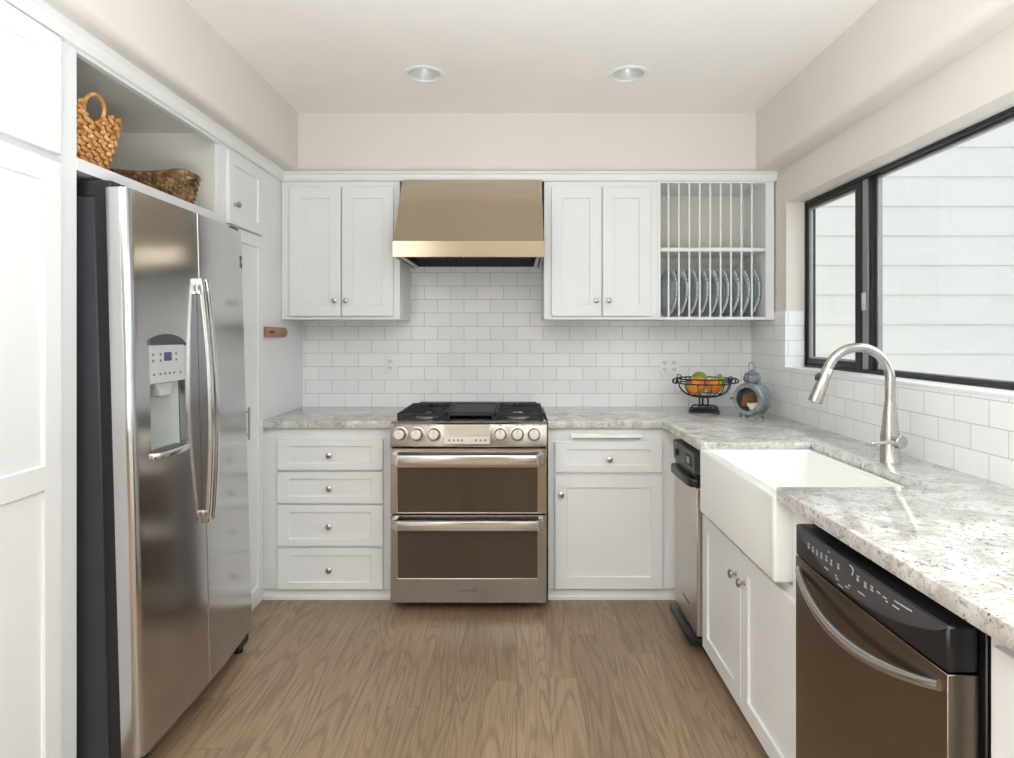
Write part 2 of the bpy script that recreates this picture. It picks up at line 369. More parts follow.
def tube(bm, pts, r, n=10, closed=False, cap=True, radii=None, flat=None):
    pts = [Vector(p) for p in pts]; m = len(pts); b = nb(); rings = []
    prev = None
    for i in range(m):
        if closed: t = pts[(i+1) % m]-pts[i-1]
        else: t = pts[min(i+1, m-1)]-pts[max(i-1, 0)]
        t.normalize()
        if prev is None: x, y = basis(t)
        else:
            x = prev-t*prev.dot(t)
            x = x.normalized() if x.length > 1e-6 else basis(t)[0]
            y = t.cross(x).normalized()
        prev = x; rr = radii[i] if radii else r
        rings.append([b.verts.new(pts[i]+(x*math.cos(2*PI*k/n)+y*math.sin(2*PI*k/n))*rr) for k in range(n)])
    rng = range(m if closed else m-1)
    for i in rng:
        A, B = rings[i], rings[(i+1) % m]
        sh = 0
        if closed and i == m-1:
            sh = min(range(n), key=lambda s: (A[0].co-B[s].co).length)
        for k in range(n): b.faces.new([A[k], A[(k+1) % n], B[(k+1+sh) % n], B[(k+sh) % n]])
    if cap and not closed: b.faces.new(list(reversed(rings[0]))); b.faces.new(rings[-1])
    merge(bm, b); return bm

def ring(bm, c, R, r, axis=(0, 0, 1), n=36, k=8, sx=1.0, sy=1.0):
    x, y = basis(Vector(axis)); c = Vector(c)
    return tube(bm, [c+x*R*sx*math.cos(2*PI*i/n)+y*R*sy*math.sin(2*PI*i/n) for i in range(n)], r, k, closed=True)

def ball(bm, c, rx, ry, rz, u=24, v=14):
    b = nb(); bmesh.ops.create_uvsphere(b, u_segments=u, v_segments=v, radius=1.0)
    bmesh.ops.transform(b, matrix=Matrix.Translation(c) @ Matrix.Diagonal((rx, ry, rz, 1)), verts=b.verts)
    merge(bm, b); return bm

def slab(bm, fr, u0, u1, z0, z1, d0, d1, holes=(), rec=0.008, r=0.0015, ucuts=(), zcuts=(), front=None):
    """a panel from depth d0 (back) to d1 (front); holes are cells sunk by rec. fr(u,d,z)->world. front(u) adds to d1."""
    us = sorted({round(x, 5) for x in [u0, u1, *ucuts] + [h[0] for h in holes] + [h[1] for h in holes]})
    zs = sorted({round(x, 5) for x in [z0, z1, *zcuts] + [h[2] for h in holes] + [h[3] for h in holes]})
    f = front or (lambda u: 0.0)
    b = nb(); cache = {}
    def V(u, d, z):
        k = (round(u, 5), round(d, 5), round(z, 5))
        if k not in cache: cache[k] = b.verts.new(fr(u, d, z))
        return cache[k]
    def hole(i, j):
        cu = (us[i]+us[i+1])/2; cz = (zs[j]+zs[j+1])/2
        for h in holes:
            if h[0] < cu < h[1] and h[2] < cz < h[3]: return h[4] if len(h) > 4 else rec
        return 0.0
    nu, nz = len(us)-1, len(zs)-1
    H = [[hole(i, j) for j in range(nz)] for i in range(nu)]
    D = lambda u, i, j: d1+f(u)-H[i][j]
    def quad(*p):
        q = []
        for x in p:
            if x not in q: q.append(x)
        if len(q) >= 3:
            try: b.faces.new(q)
            except ValueError: pass
    for i in range(nu):
        a, c = us[i], us[i+1]
        for j in range(nz):
            e, g = zs[j], zs[j+1]
            quad(V(a, D(a, i, j), e), V(c, D(c, i, j), e), V(c, D(c, i, j), g), V(a, D(a, i, j), g))
            quad(V(a, d0, e), V(a, d0, g), V(c, d0, g), V(c, d0, e))
            if i == 0: quad(V(a, d0, e), V(a, D(a, i, j), e), V(a, D(a, i, j), g), V(a, d0, g))
            if i == nu-1: quad(V(c, d0, e), V(c, d0, g), V(c, D(c, i, j), g), V(c, D(c, i, j), e))
            if j == 0: quad(V(a, d0, e), V(c, d0, e), V(c, D(c, i, j), e), V(a, D(a, i, j), e))
            if j == nz-1: quad(V(a, d0, g), V(a, D(a, i, j), g), V(c, D(c, i, j), g), V(c, d0, g))
            if i+1 < nu and abs(H[i][j]-H[i+1][j]) > 1e-6:
                quad(V(c, D(c, i, j), e), V(c, D(c, i+1, j), e), V(c, D(c, i+1, j), g), V(c, D(c, i, j), g))
            if j+1 < nz and abs(H[i][j]-H[i][j+1]) > 1e-6:
                quad(V(a, D(a, i, j), g), V(c, D(c, i, j), g), V(c, D(c, i, j+1), g), V(a, D(a, i, j+1), g))
    if r > 0: bevel_sharp(b, r, 1, 60)
    merge(bm, b); return bm

def FB(Y): return lambda u, d, z: Vector((u, Y-d, z))      # faces the camera (-Y)
def FR(X): return lambda u, d, z: Vector((X-d, u, z))      # right run, faces -X
def FL(X): return lambda u, d, z: Vector((X+d, u, z))      # left run, faces +X

ORG = {}
def wpos(o): return ORG.get(o, Vector((0, 0, 0)))
def link(name, bm, m, parent=None, origin=None, smooth=True, local=False):
    bmesh.ops.remove_doubles(bm, verts=bm.verts, dist=1e-6)
    bmesh.ops.recalc_face_normals(bm, faces=bm.faces)
    if parent is not None: org = wpos(parent)
    elif origin is not None: org = Vector(origin)
    else:
        xs = [v.co.x for v in bm.verts]; ys = [v.co.y for v in bm.verts]; zs = [v.co.z for v in bm.verts]
        org = Vector(((min(xs)+max(xs))/2, (min(ys)+max(ys))/2, min(zs)))
    if not local: bmesh.ops.translate(bm, vec=-org, verts=bm.verts)
    me = bpy.data.meshes.new(name); bm.to_mesh(me); bm.free()
    if smooth:
        for p in me.polygons: p.use_smooth = True
        me.set_sharp_from_angle(angle=math.radians(38))
    me.materials.append(m if not isinstance(m, str) else M[m])
    o = bpy.data.objects.new(name, me); C.objects.link(o)
    if parent is not None: o.parent = parent
    else: o.location = org
    ORG[o] = org
    return o

def thing(name, label, cat, loc, group=None, rot=(0, 0, 0)):
    o = bpy.data.objects.new(name, None); C.objects.link(o); o.location = loc; o.rotation_euler = rot
    o.empty_display_size = 0.1
    o['label'] = label; o['category'] = cat
    if group: o['group'] = group
    ORG[o] = Vector(loc); return o

def tag(o, label, cat, group=None):
    o['label'] = label; o['category'] = cat
    if group: o['group'] = group
    return o

def struct(name, bm, m, origin=(0, 0, 0), parent=None, smooth=True):
    o = link(name, bm, m, parent, origin, smooth)
    if parent is None: o['kind'] = 'structure'
    return o

# ---------------------------------------------------------------- the room
YB = 3.837; XR = 1.424; XL = -1.295; ZC = 2.556; YF = 3.493     # back tile face, right wall, left cabinet face, ceiling, upper-cabinet face
ZCT = 0.914; ZCB = 0.876
struct('floor', box(nb(), -1.95, 1.60, -3.0, 4.0, -0.06, 0.0), 'floor')
LAMPS = [(-0.428, 2.94), (0.514, 2.94)]
def ceiling_mesh():
    b = nb(); R = 0.078; H = 0.16
    x0, x1, y0, y1 = -1.95, 1.60, -3.0, 4.0
    xs = [x0, LAMPS[0][0]-H, LAMPS[0][0]+H, LAMPS[1][0]-H, LAMPS[1][0]+H, x1]; ys = [y0, LAMPS[0][1]-H, LAMPS[0][1]+H, y1]
    for i in range(5):
        for j in range(3):
            if j == 1 and i in (1, 3):
                cx, cy = LAMPS[0] if i == 1 else LAMPS[1]; n = 48; ci = []; sq = []; up = []
                for k in range(n):
                    a = 2*PI*k/n; c, s = math.cos(a), math.sin(a); q = H/max(abs(c), abs(s))
                    ci.append(b.verts.new((cx+R*c, cy+R*s, ZC))); sq.append(b.verts.new((cx+q*c, cy+q*s, ZC))); up.append(b.verts.new((cx+R*c, cy+R*s, ZC+0.09)))
                for k in range(n):
                    l = (k+1) % n
                    b.faces.new([ci[k], ci[l], sq[l], sq[k]]); b.faces.new([ci[k], up[k], up[l], ci[l]])
            else:
                b.faces.new([b.verts.new(p) for p in ((xs[i], ys[j], ZC), (xs[i+1], ys[j], ZC), (xs[i+1], ys[j+1], ZC), (xs[i], ys[j+1], ZC))])
    box(b, x0, x1, y0, y1, ZC+0.09, ZC+0.15)
    return b
struct('ceiling', ceiling_mesh(), 'ceiling')

# soffit round three sides with a bullnosed lower edge
def soffit():
    b = nb(); xl, yb, xr, zb, r = -1.193, 3.462, 1.302, 2.24, 0.035
    prof = [(0, ZC)] + [(r-r*math.cos(t), zb+r-r*math.sin(t)) for t in [PI/2*k/8 for k in range(9)]]
    rows = []
    for d, z in prof + [('end', zb), ('end', ZC)]:
        dl, db, dr = (0.55, 0.375, XR-xr) if d == 'end' else (d, d, d)
        rows.append([b.verts.new(p) for p in ((xl-dl, -2.9, z), (xl-dl, yb+db, z), (xr+dr, yb+db, z), (xr+dr, -2.9, z))])
    for A, B in zip(rows[:-1], rows[1:]):
        for k in range(3): b.faces.new([A[k], A[k+1], B[k+1], B[k]])
    return b
struct('trim_1', soffit(), 'wall')

wb = nb(); box(wb, -1.95, XR, YB+0.008, YB+0.13, 0, ZC)
wall_back = struct('wall_back', wb, 'wall')
b = nb(); box(b, XL, XR, YB, YB+0.0075, ZCT-0.02, 1.80)
link('tile_backsplash', b, 'tile_back', wall_back)
b = nb(); box(b, -1.95, XL-0.001, 3.215, YB+0.0075, 0, 2.2399)
struct('wall_left', b, 'cabinet')
b = nb(); box(b, -1.95-0.12, -1.95, -3.0, YB+0.13, 0, ZC); box(b, -1.95, XL, -3.0, 1.20, 0, 2.2399)
struct('wall_left', b, 'wall')

# right wall with the window opening
WY0, WY1, WZ0, WZ1, XO = 0.95, 3.36, 1.178, 2.05, 1.58
wr = nb()
X0 = XR+0.0001
for a in ((-3.0, WY0, 0, ZC), (WY1, YB+0.13, 0, ZC), (WY0, WY1, 0, WZ0-0.012), (WY0, WY1, WZ1, ZC)): box(wr, X0, XO, a[0], a[1], a[2], a[3])
wall_right = struct('wall_right', wr, 'wall')
tz = 1.474
t = nb()
box(t, XR-0.008, XR, WY1, YB, ZCT-0.02, tz); box(t, XR-0.008, XR, 0.55, WY1, ZCT-0.02, WZ0-0.012)
link('tile_backsplash', t, 'tile_right', wall_right)
t = nb(); box(t, XR-0.0079, 1.515, WY1-0.008, WY1-0.0002, WZ0+0.0003, tz)
link('tile_reveal', t, 'tile_reveal', wall_right, smooth=False)
t = nb(); box(t, XR-0.009, 1.52, WY0, WY1-0.0002, WZ0-0.012, WZ0, 0.002)
struct('trim_2', t, 'trimw')
# rear of the room (behind the camera)
t = nb()
box(t, -1.95, 1.60, -3.0, -2.88, 0, ZC)
struct('wall_rear', t, 'rearwall')

# window
fx0, fx1 = 1.520, 1.572
w = nb()
def yz_frame(bm, y0, y1, z0, z1, wy0, wy1, wz0, wz1, x0, x1, r=0.002):
    box(bm, x0, x1, y0, y0+wy0, z0, z1, r); box(bm, x0, x1, y1-wy1, y1, z0, z1, r)
    box(bm, x0, x1, y0+wy0, y1-wy1, z0, z0+wz0, r); box(bm, x0, x1, y0+wy0, y1-wy1, z1-wz1, z1, r)
yz_frame(w, WY0+0.001, WY1-0.001, WZ0+0.001, WZ1-0.001, 0.03, 0.018, 0.016, 0.016, fx0, fx1)
win = struct('window_1', w, 'frame_black', origin=(0, 0, 0))
w = nb(); yz_frame(w, 2.812, WY1-0.020, WZ0+0.018, WZ1-0.018, 0.050, 0.012, 0.028, 0.024, 1.524, 1.546)
sash = link('sash', w, 'frame_black', win)
w = nb(); yz_frame(w, 2.863, WY1-0.033, WZ0+0.047, WZ1-0.043, 0.008, 0.022, 0.010, 0.010, 1.528, 1.542, 0.001)
link('sash_trim', w, 'alu', sash)
w = nb(); box(w, 1.534, 1.538, 2.868, WY1-0.045, WZ0+0.052, WZ1-0.048); link('pane', w, 'glass', sash)
w = nb(); box(w, 1.526, 1.56, 2.762, 2.806, WZ0+0.018, WZ1-0.018, 0.002); link('meeting_rail', w, 'alu', win)
w = nb(); box(w, 1.53, 1.568, 2.735, 2.760, WZ0+0.018, WZ1-0.018, 0.002); link('fixed_stile', w, 'frame_black', win)
w = nb(); yz_frame(w, WY0+0.032, 2.734, WZ0+0.018, WZ1-0.018, 0.012, 0.016, 0.008, 0.010, 1.545, 1.566, 0.002); link('pane_trim', w, 'alu', win)
w = nb(); box(w, 1.554, 1.558, WY0+0.045, 2.717, WZ0+0.027, WZ1-0.029); link('pane', w, 'glass', win)
w = nb(); box(w, 1.512, 1.5255, 2.768, 2.790, 1.455, 1.535, 0.003); link('window_latch', w, 'greyplastic', win)

# neighbouring wing clad with white lap siding, and the yard
sd = nb(); ZS0 = 1.229-0.185*9
for k in range(26):
    z = ZS0+0.185*k
    prism(sd, [(3.976, z), (3.984, z+0.186), (4.05, z+0.186), (4.05, z)], fYZ, 1.60, 6.5)
struct('wall_outside', sd, 'siding', smooth=False)
g = nb(); box(g, 1.60, 9, -6, 4.0, -0.45, -0.40)
struct('ground', g, 'concrete')

# crown moulding along the cabinet tops
def crown():
    b = nb(); prof = [(-0.002, 2.19), (0.012, 2.192), (0.018, 2.20), (0.022, 2.222), (0.034, 2.232), (0.034, 2.2395), (-0.002, 2.2395)]
    rows = []
    for d, z in prof:
        rows.append([b.verts.new(p) for p in ((XL+d, 1.20, z), (XL+d, YF-d, z), (XR-0.001, YF-d, z))])
    n = len(rows)
    for k in range(n):
        A, B = rows[k], rows[(k+1) % n]
        for q in range(2): b.faces.new([A[q], A[q+1], B[q+1], B[q]])
    return b
struct('trim_3', crown(), 'trimw')

# ---------------------------------------------------------------- cabinet makers
def knob(parent, p, n, name='knob', r=0.0155):
    b = nb()
    lathe(b, [(0.0, 0), (0.0085, 0), (0.0085, 0.002), (0.0055, 0.005), (0.0055, 0.012), (r*0.8, 0.016), (r, 0.021), (r*0.95, 0.026), (r*0.6, 0.029), (0, 0.030)], p, n, 20)
    return link(name, b, 'nickel', parent)

def shaker(parent, fr, u0, u1, z0, z1, stile, name='door', d0=0.0, t=0.019, holes=None, m='cabinet', rail=None):
    rail = rail or stile
    hs = holes or [(u0+stile, u1-stile, z0+rail, z1-rail)]
    b = nb(); slab(b, fr, u0, u1, z0, z1, d0+0.0005, d0+t, hs, rec=0.009, r=0.0018)
    return link(name, b, m, parent)

# pantry (near left)
th = thing('pantry_cabinet', 'tall white pantry cabinet with paneled doors at the left edge, beside the refrigerator', 'cabinet', (-1.62, 1.53, 0))
b = nb(); box(b, -1.945, XL, 1.205, 1.868, 0.0, 2.19, 0.001); link('body', b, 'cabinet', th)
shaker(th, FL(XL), 1.23, 1.780, 1.853, 2.182, 0.064, 'door', holes=[(1.294, 1.716, 1.917, 2.122)])
shaker(th, FL(XL), 1.23, 1.780, 0.06, 1.832, 0.064, 'door', holes=[(1.294, 1.716, 0.995, 1.768), (1.294, 1.716, 0.13, 0.928)])

# open cabinet over the refrigerator
th = thing('over_fridge_cabinet', 'open white wall niche above the refrigerator holding two baskets', 'cabinet', (-1.62, 2.32, 1.833))
b = nb()
NZ0, NZ1, NY0, NY1 = 1.872, 2.181, 1.869, 2.769
box(b, -1.945, XL, NY0+0.0, NY1, 1.835, NZ0, 0.001)
box(b, XL-0.02, XL, NY0+0.0, NY1, NZ1, 2.2325, 0.0); box(b, -1.945, XL, NY0, NY1, 2.2325, 2.2395)
box(b, -1.945, XL, NY1, 2.803, 1.835, 2.2395, 0.0); box(b, -1.945, XL-0.005, NY0-0.015, NY0, 2.1905, 2.2395)
link('body', b, 'cabinet', th)
b = nb(); box(b, -1.945, -1.93, NY0, NY1, NZ0, 2.2325); link('back_panel', b, 'niche', th)
b = nb(); box(b, -1.93, XL-0.021, NY1-0.006, NY1-0.0002, NZ0, 2.2265); box(b, -1.93, XL-0.021, NY0+0.0002, NY0+0.006, NZ0, 2.2265); box(b, -1.93, XL-0.021, NY0+0.0002, NY1-0.0002, 2.2265, 2.2323); link('lining', b, 'niche', th)

# narrow tall cabinet beyond the refrigerator
th = thing('tall_cabinet', 'narrow tall white cabinet between the refrigerator and the back corner', 'cabinet', (-1.62, 3.0, 0))
b = nb(); box(b, -1.945, XL, 2.804, 3.214, 0.0, 2.19); box(b, -1.945, XL, 2.772, 2.804, 0, 1.834); link('body', b, 'cabinet', th)
d = shaker(th, FL(XL), 2.818, 3.195, 1.846, 2.172, 0.055)
knob(d, (XL+0.019, 2.868, 1.935), (1, 0, 0))
d = shaker(th, FL(XL), 2.818, 3.195, 0.053, 1.834, 0.055)
b = nb(); tube(b, [(XL+0.052, 2.945, 0.862), (XL+0.052, 2.945, 1.012)], 0.0058, 12)
for z in (0.885, 0.99): tube(b, [(XL+0.0185, 2.945, z), (XL+0.052, 2.945, z)], 0.0045, 10)
link('handle', b, 'nickel', d)

# base cabinet of drawers, left of the range
YK = 3.225
th = thing('drawer_cabinet', 'white base cabinet with four paneled drawers, left of the range', 'cabinet', (-0.96, 3.52, 0))
b = nb(); box(b, XL+0.001, -0.622, YK, YB-0.002, 0.058, ZCB-0.001, 0.001); link('body', b, 'cabinet', th)
b = nb(); prism(b, [(YK+0.02, 0), (YK+0.004, 0), (YK+0.004, 0.016), (YK+0.014, 0.02), (YK+0.014, 0.046), (YK+0.008, 0.0575), (YK+0.02, 0.0575)], fYZ, XL+0.001, -0.622); link('toe_board', b, 'trimw', th)
for z1, z0 in ((0.820, 0.664), (0.655, 0.496), (0.487, 0.281), (0.268, 0.061)):
    d = shaker(th, FB(YK), -1.212, -0.677, z0, z1, 0.062, 'drawer', rail=0.036)
    knob(d, (-0.945, YK-0.019, (z0+z1)/2), (0, -1, 0))

# base cabinet right of the range (blind corner)
th = thing('corner_base_cabinet', 'white base cabinet with one drawer over one door, right of the range', 'cabinet', (0.48, 3.52, 0))
b = nb(); box(b, 0.158, 1.41, YK, YB-0.002, 0.058, ZCB-0.001, 0.001); box(b, 0.80, 0.82, 3.03, YK, 0.058, ZCB-0.001); link('body', b, 'cabinet', th)
b = nb(); prism(b, [(YK+0.02, 0), (YK+0.004, 0), (YK+0.004, 0.016), (YK+0.014, 0.02), (YK+0.014, 0.046), (YK+0.008, 0.0575), (YK+0.02, 0.0575)], fYZ, 0.158, 0.82); link('toe_board', b, 'trimw', th)
d = shaker(th, FB(YK), 0.192, 0.735, 0.652, 0.804, 0.062, 'drawer', rail=0.036); knob(d, (0.465, YK-0.019, 0.722), (0, -1, 0))
d = shaker(th, FB(YK), 0.192, 0.735, 0.063, 0.637, 0.062); knob(d, (0.222, YK-0.019, 0.545), (0, -1, 0))
b = nb(); box(b, 0.272, 0.632, YK-0.024, YK+0.0, 0.823, 0.846, 0.004, 2)
bd = link('cutting_board', b, 'board', th)
b = nb(); box(b, 0.282, 0.622, YK-0.0262, YK-0.0235, 0.8235, 0.8285, 0.0005); link('edge_strip', b, 'alu', bd)

# sink base cabinet
XK = 0.79
th = thing('sink_base_cabinet', 'white base cabinet with two paneled doors under the farmhouse sink', 'cabinet', (1.08, 2.2, 0))
b = nb(); box(b, XK, 1.40, 1.695, 2.648, 0.05, 0.628, 0.001); box(b, XK, 1.40, 1.695, 1.8205, 0.628, ZCB-0.001, 0.001); box(b, XK+0.06, 1.40, 1.695, 2.648, 0, 0.05); box(b, XK, 1.40, 2.5695, 2.648, 0.628, ZCB-0.001)
link('body', b, 'cabinet', th)
d = shaker(th, FR(XK), 2.193, 2.642, 0.055, 0.603, 0.062); knob(d, (XK-0.019, 2.232, 0.51), (-1, 0, 0), r=0.016)
d = shaker(th, FR(XK), 1.735, 2.187, 0.055, 0.603, 0.062); knob(d, (XK-0.019, 2.150, 0.51), (-1, 0, 0), r=0.016)

# end base cabinet in the right foreground
th = thing('end_base_cabinet', 'white base cabinet in the right foreground, nearer than the dishwasher', 'cabinet', (1.08, 0.8, 0))
b = nb(); box(b, XK+0.012, 1.40, 0.50, 1.075, 0.05, ZCB-0.001, 0.001); box(b, XK+0.07, 1.40, 0.50, 1.075, 0, 0.05); link('body', b, 'cabinet', th)
shaker(th, FR(XK+0.012), 0.53, 1.045, 0.07, 0.84, 0.062)

# ---------------------------------------------------------------- countertops
b = nb(); prism(b, [(XL+0.0005, 3.196), (-0.6215, 3.196), (-0.6215, YB-0.0005), (XL+0.0005, YB-0.0005)], fXY, ZCB, ZCT, 0.004, 2)
tag(link('countertop', b, 'granite'), 'speckled granite countertop over the drawers, left of the range', 'countertop')
b = nb(); prism(b, [(0.1545, YB-0.0005), (XR-0.0085, YB-0.0005), (XR-0.0085, 0.48), (0.742, 0.48), (0.742, 1.82), (1.19, 1.82), (1.19, 2.57), (0.742, 2.57), (0.742, 3.15), (0.732, 3.196), (0.1545, 3.196)], fXY, ZCB, ZCT, 0.004, 2)
tag(link('countertop', b, 'granite'), 'long L-shaped speckled granite countertop round the sink, under the window', 'countertop')

# ---------------------------------------------------------------- farmhouse sink
b = nb()
fr = lambda u, d, z: Vector((u, z, d))
slab(b, fr, 0.738, 1.187, 1.823, 2.567, 0.636, 0.888, [(0.776, 1.165, 1.846, 2.544, 0.225)], r=0.0)
bevel_sharp(b, 0.009, 3, 60)
sink = link('farmhouse_sink', b, 'ceramic', origin=(0.96, 2.195, 0.636)); tag(sink, 'white fireclay farmhouse sink with a plain apron front, below the window', 'sink')
b = nb(); lathe(b, [(0, 0.0), (0.042, 0.0), (0.042, 0.003), (0.034, 0.004), (0.03, 0.001), (0, 0.001)], (0.98, 2.195, 0.6632), (0, 0, 1), 28); link('drain', b, 'chrome', sink)

# ---------------------------------------------------------------- refrigerator (built upright, then leant back a little on its feet)
LEAN = math.radians(1.6)
fr_root = thing('refrigerator', 'tall stainless side-by-side refrigerator with water dispenser, under the basket niche', 'refrigerator', (-1.146, 2.325, 0), rot=(0, -LEAN, 0))
ORG[fr_root] = Vector((0, 0, 0))
W2 = 0.44
b = nb(); box(b, -0.74, -0.062, -W2+0.004, W2-0.004, 0.055, 1.765, 0.004); link('case', b, 'case', fr_root)
b = nb(); box(b, -0.40, -0.09, -W2+0.006, W2-0.006, 0.012, 0.055, 0.003); link('grille', b, 'black', fr_root)
for y in (-0.37, 0.37):
    b = nb(); box(b, -0.062, -0.012, y-0.05, y+0.05, 0.025, 0.07, 0.006); cyl(b, (-0.035, y, 0.004), (-0.035, y, 0.03), 0.018); link('foot', b, 'black', fr_root)
arch = lambda u: 0.034*(1-(max(0.0, u+0.10)/0.54)**2)
def fridge_door(y0, y1, holes, gname):
    r = 0.02
    def f(u):
        e = 0.0
        for edge, rad in ((y0, 0.028 if y0 < -0.4 else 0.003), (y1, 0.022 if y1 > 0.4 else 0.003)):
            du = abs(u-edge)
            if du < rad: e = rad-math.sqrt(max(0, rad*rad-(rad-du)**2))
        return arch(u)-e
    cuts = [y0+(y1-y0)*k/20 for k in range(1, 20)]
    for edge, s in ((y0, 1), (y1, -1)):
        cuts += [edge+s*x for x in (0.0008, 0.002, 0.004, 0.0075, 0.012, 0.017, 0.022, 0.028)]
    if holes:
        cuts = [c for c in cuts if not any(abs(c-h) < 0.006 for hh in holes for h in hh[:2])]
    b = nb(); slab(b, lambda u, d, z: Vector((d, u, z)), y0, y1, 0.088, 1.79, -0.026, 0.0, holes, r=0, ucuts=cuts, front=f)
    door = link(gname, b, 'fridge_steel', fr_root)
    b = nb(); box(b, -0.060, -0.0265, y0+0.004, y1-0.004, 0.09, 1.786); link('gasket', b, 'black', door)
    return door
DY0, DY1, DZ0, DZ1 = -0.345, -0.135, 0.968, 1.318
SEAM = -0.015
dn = fridge_door(-W2, SEAM-0.0014, [(DY0, DY1, DZ0, DZ1, 0.056)], 'door')
df = fridge_door(SEAM+0.0014, W2, [], 'door')
# hinge caps
for y in (-0.40, 0.40):
    b = nb(); box(b, -0.16, -0.012, y-0.035, y+0.035, 1.766, 1.812, 0.006, 2)
    link('hinge_cap', b, 'black', fr_root)
# dispenser
af = lambda u: arch(u)
mk = lambda u, d, z: Vector((d, u, z))
xm = arch(-0.24)
b = nb(); slab(b, mk, DY0+0.002, DY1-0.002, 1.195, DZ1-0.002, xm-0.05, 0.0015, r=0.0, ucuts=[DY0+(DY1-DY0)*k/8 for k in range(1, 8)], front=arch); cp = link('dispenser_panel', b, 'greyplastic', fr_root)
b = nb(); box(b, xm-0.004, xm+0.0032, -0.262, -0.220, 1.264, 1.292); link('screen', b, 'lcd', cp)
for yy, zz in [(q, 1.223) for q in (-0.323, -0.287, -0.260, -0.233, -0.206, -0.165)] + [(q, h) for h in (1.266, 1.286) for q in (-0.325, -0.283, -0.190)]:
    b = nb(); box(b, arch(yy)-0.004, arch(yy)+0.0025, yy-0.0045, yy+0.0045, zz-0.004, zz+0.004); link('button_mark', b, 'greymarks', cp)
b = nb()
poly = [(DY0-0.002, 1.317)] + [(DY0-0.002+(DY1-DY0+0.010)*k/10, 1.320+0.032*math.sin(PI*min(1, (k+0.6)/10.6))**0.6) for k in range(11)] + [(DY1+0.008, 1.312), (DY1-0.01, 1.317)]
prism(b, poly, lambda u, v, w: Vector((w, u, v)), xm-0.03, xm+0.004, 0.001); link('dispenser_hood', b, 'charcoal', dn)
b = nb()   # cavity lining: a concave back and the chute
pts = [(DY0+0.003+(DY1-DY0-0.006)*k/10, xm-0.052+0.030*(abs(k-5)/5)**2) for k in range(11)]
prism(b, [(u, d) for u, d in pts] + [(DY1-0.003, xm-0.054), (DY0+0.003, xm-0.054)], lambda u, v, w: Vector((v, u, w)), DZ0+0.002, 1.194)
link('dispenser_cavity', b, 'cavity', dn)
b = nb(); prism(b, [(-0.286, 1.194), (-0.186, 1.194), (-0.206, 1.15), (-0.266, 1.15)], lambda u, v, w: Vector((w, u, v)), xm-0.048, xm-0.012, 0.003); link('chute', b, 'greyplastic', dn)
b = nb()
pz = DZ0-0.012
pl = [(DY0-0.004, xm-0.05), (DY0-0.004, xm+0.006), (DY0+0.018, xm+0.022), (DY1-0.02, xm+0.026), (DY1+0.008, xm+0.010), (DY1+0.006, xm-0.05)]
prism(b, pl, lambda u, v, w: Vector((v, u, w)), pz, pz+0.022, 0.004, 2); tr = link('drip_tray', b, 'handle_steel', dn)
b = nb(); box(b, xm-0.03, xm+0.02, DY0+0.02, DY1-0.02, pz+0.022, pz+0.0235); link('drip_grate', b, 'charcoal', dn)
# handles: bowed bars, each on two brackets
def fridge_handle(door, yc, w):
    b = nb(); n = 18; z0, z1 = 0.672, 1.552; sec = []
    for k in range(n+1):
        t_ = k/n; z = z0+(z1-z0)*t_; x = arch(yc)+0.020+0.025*math.sin(PI*t_)**0.9; sec.append((x, z))
    poly = [(x, z) for x, z in sec] + [(x-0.014, z) for x, z in reversed(sec)]
    prism(b, poly, lambda u, v, ww: Vector((u, ww, v)), yc-w/2, yc+w/2, 0.003, 2)
    h = link('handle', b, 'handle_steel', door)
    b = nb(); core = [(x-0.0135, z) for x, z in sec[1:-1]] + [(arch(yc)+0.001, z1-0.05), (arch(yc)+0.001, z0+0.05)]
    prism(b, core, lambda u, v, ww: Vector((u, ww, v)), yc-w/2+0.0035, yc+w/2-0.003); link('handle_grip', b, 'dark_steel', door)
    for za, zb in ((z1-0.058, z1+0.001), (z0-0.001, z0+0.045)):
        b = nb(); box(b, arch(yc)-0.003, arch(yc)+0.021, yc-w/2-0.002, yc+w/2, za, zb, 0.004, 2); link('handle_bracket', b, 'fridge_steel', door)
    return h
fridge_handle(dn, -0.0290, 0.0235); fridge_handle(df, 0.0135, 0.0235)
b = nb(); ring(b, (arch(0.40)-0.001, 0.402, 1.676), 0.011, 0.003, (1, 0, 0), 20, 6); ring(b, (arch(0.40)-0.001, 0.402, 1.648), 0.011, 0.003, (1, 0, 0), 20, 6)
link('emblem', b, 'charcoal', df)

# ---------------------------------------------------------------- range
RX0, RX1, RY = -0.613, 0.146, 3.067
rg = thing('range', 'stainless double-oven gas range with six knobs, between the base cabinets', 'range', ((RX0+RX1)/2, 3.45, 0))
b = nb(); box(b, RX0+0.004, RX1-0.004, RY+0.034, YB-0.012, 0.045, 0.895, 0.002); link('body', b, 'matblack', rg)
for x in (RX0+0.06, RX1-0.06):
    for y in (3.26, 3.75):
        b = nb(); cyl(b, (x, y, 0), (x, y, 0.046), 0.016); link('foot', b, 'black', rg)
b = nb(); prism(b, [(RY-0.004, 0.814), (RY+0.009, 0.914), (RY+0.022, 0.922), (RY+0.13, 0.922), (RY+0.13, 0.80), (RY-0.004, 0.806)], fYZ, RX0, RX1, 0.003, 2); cpn = link('control_panel', b, 'range_steel', rg)
PN = Vector((0, -0.1, 0.013)).normalized(); PU = Vector((0, 0.013, 0.1)).normalized()
def on_panel(x, s, off=0.0):   # s: distance up the sloped face
    return Vector((x, RY-0.004, 0.814)) + PU*s + PN*off
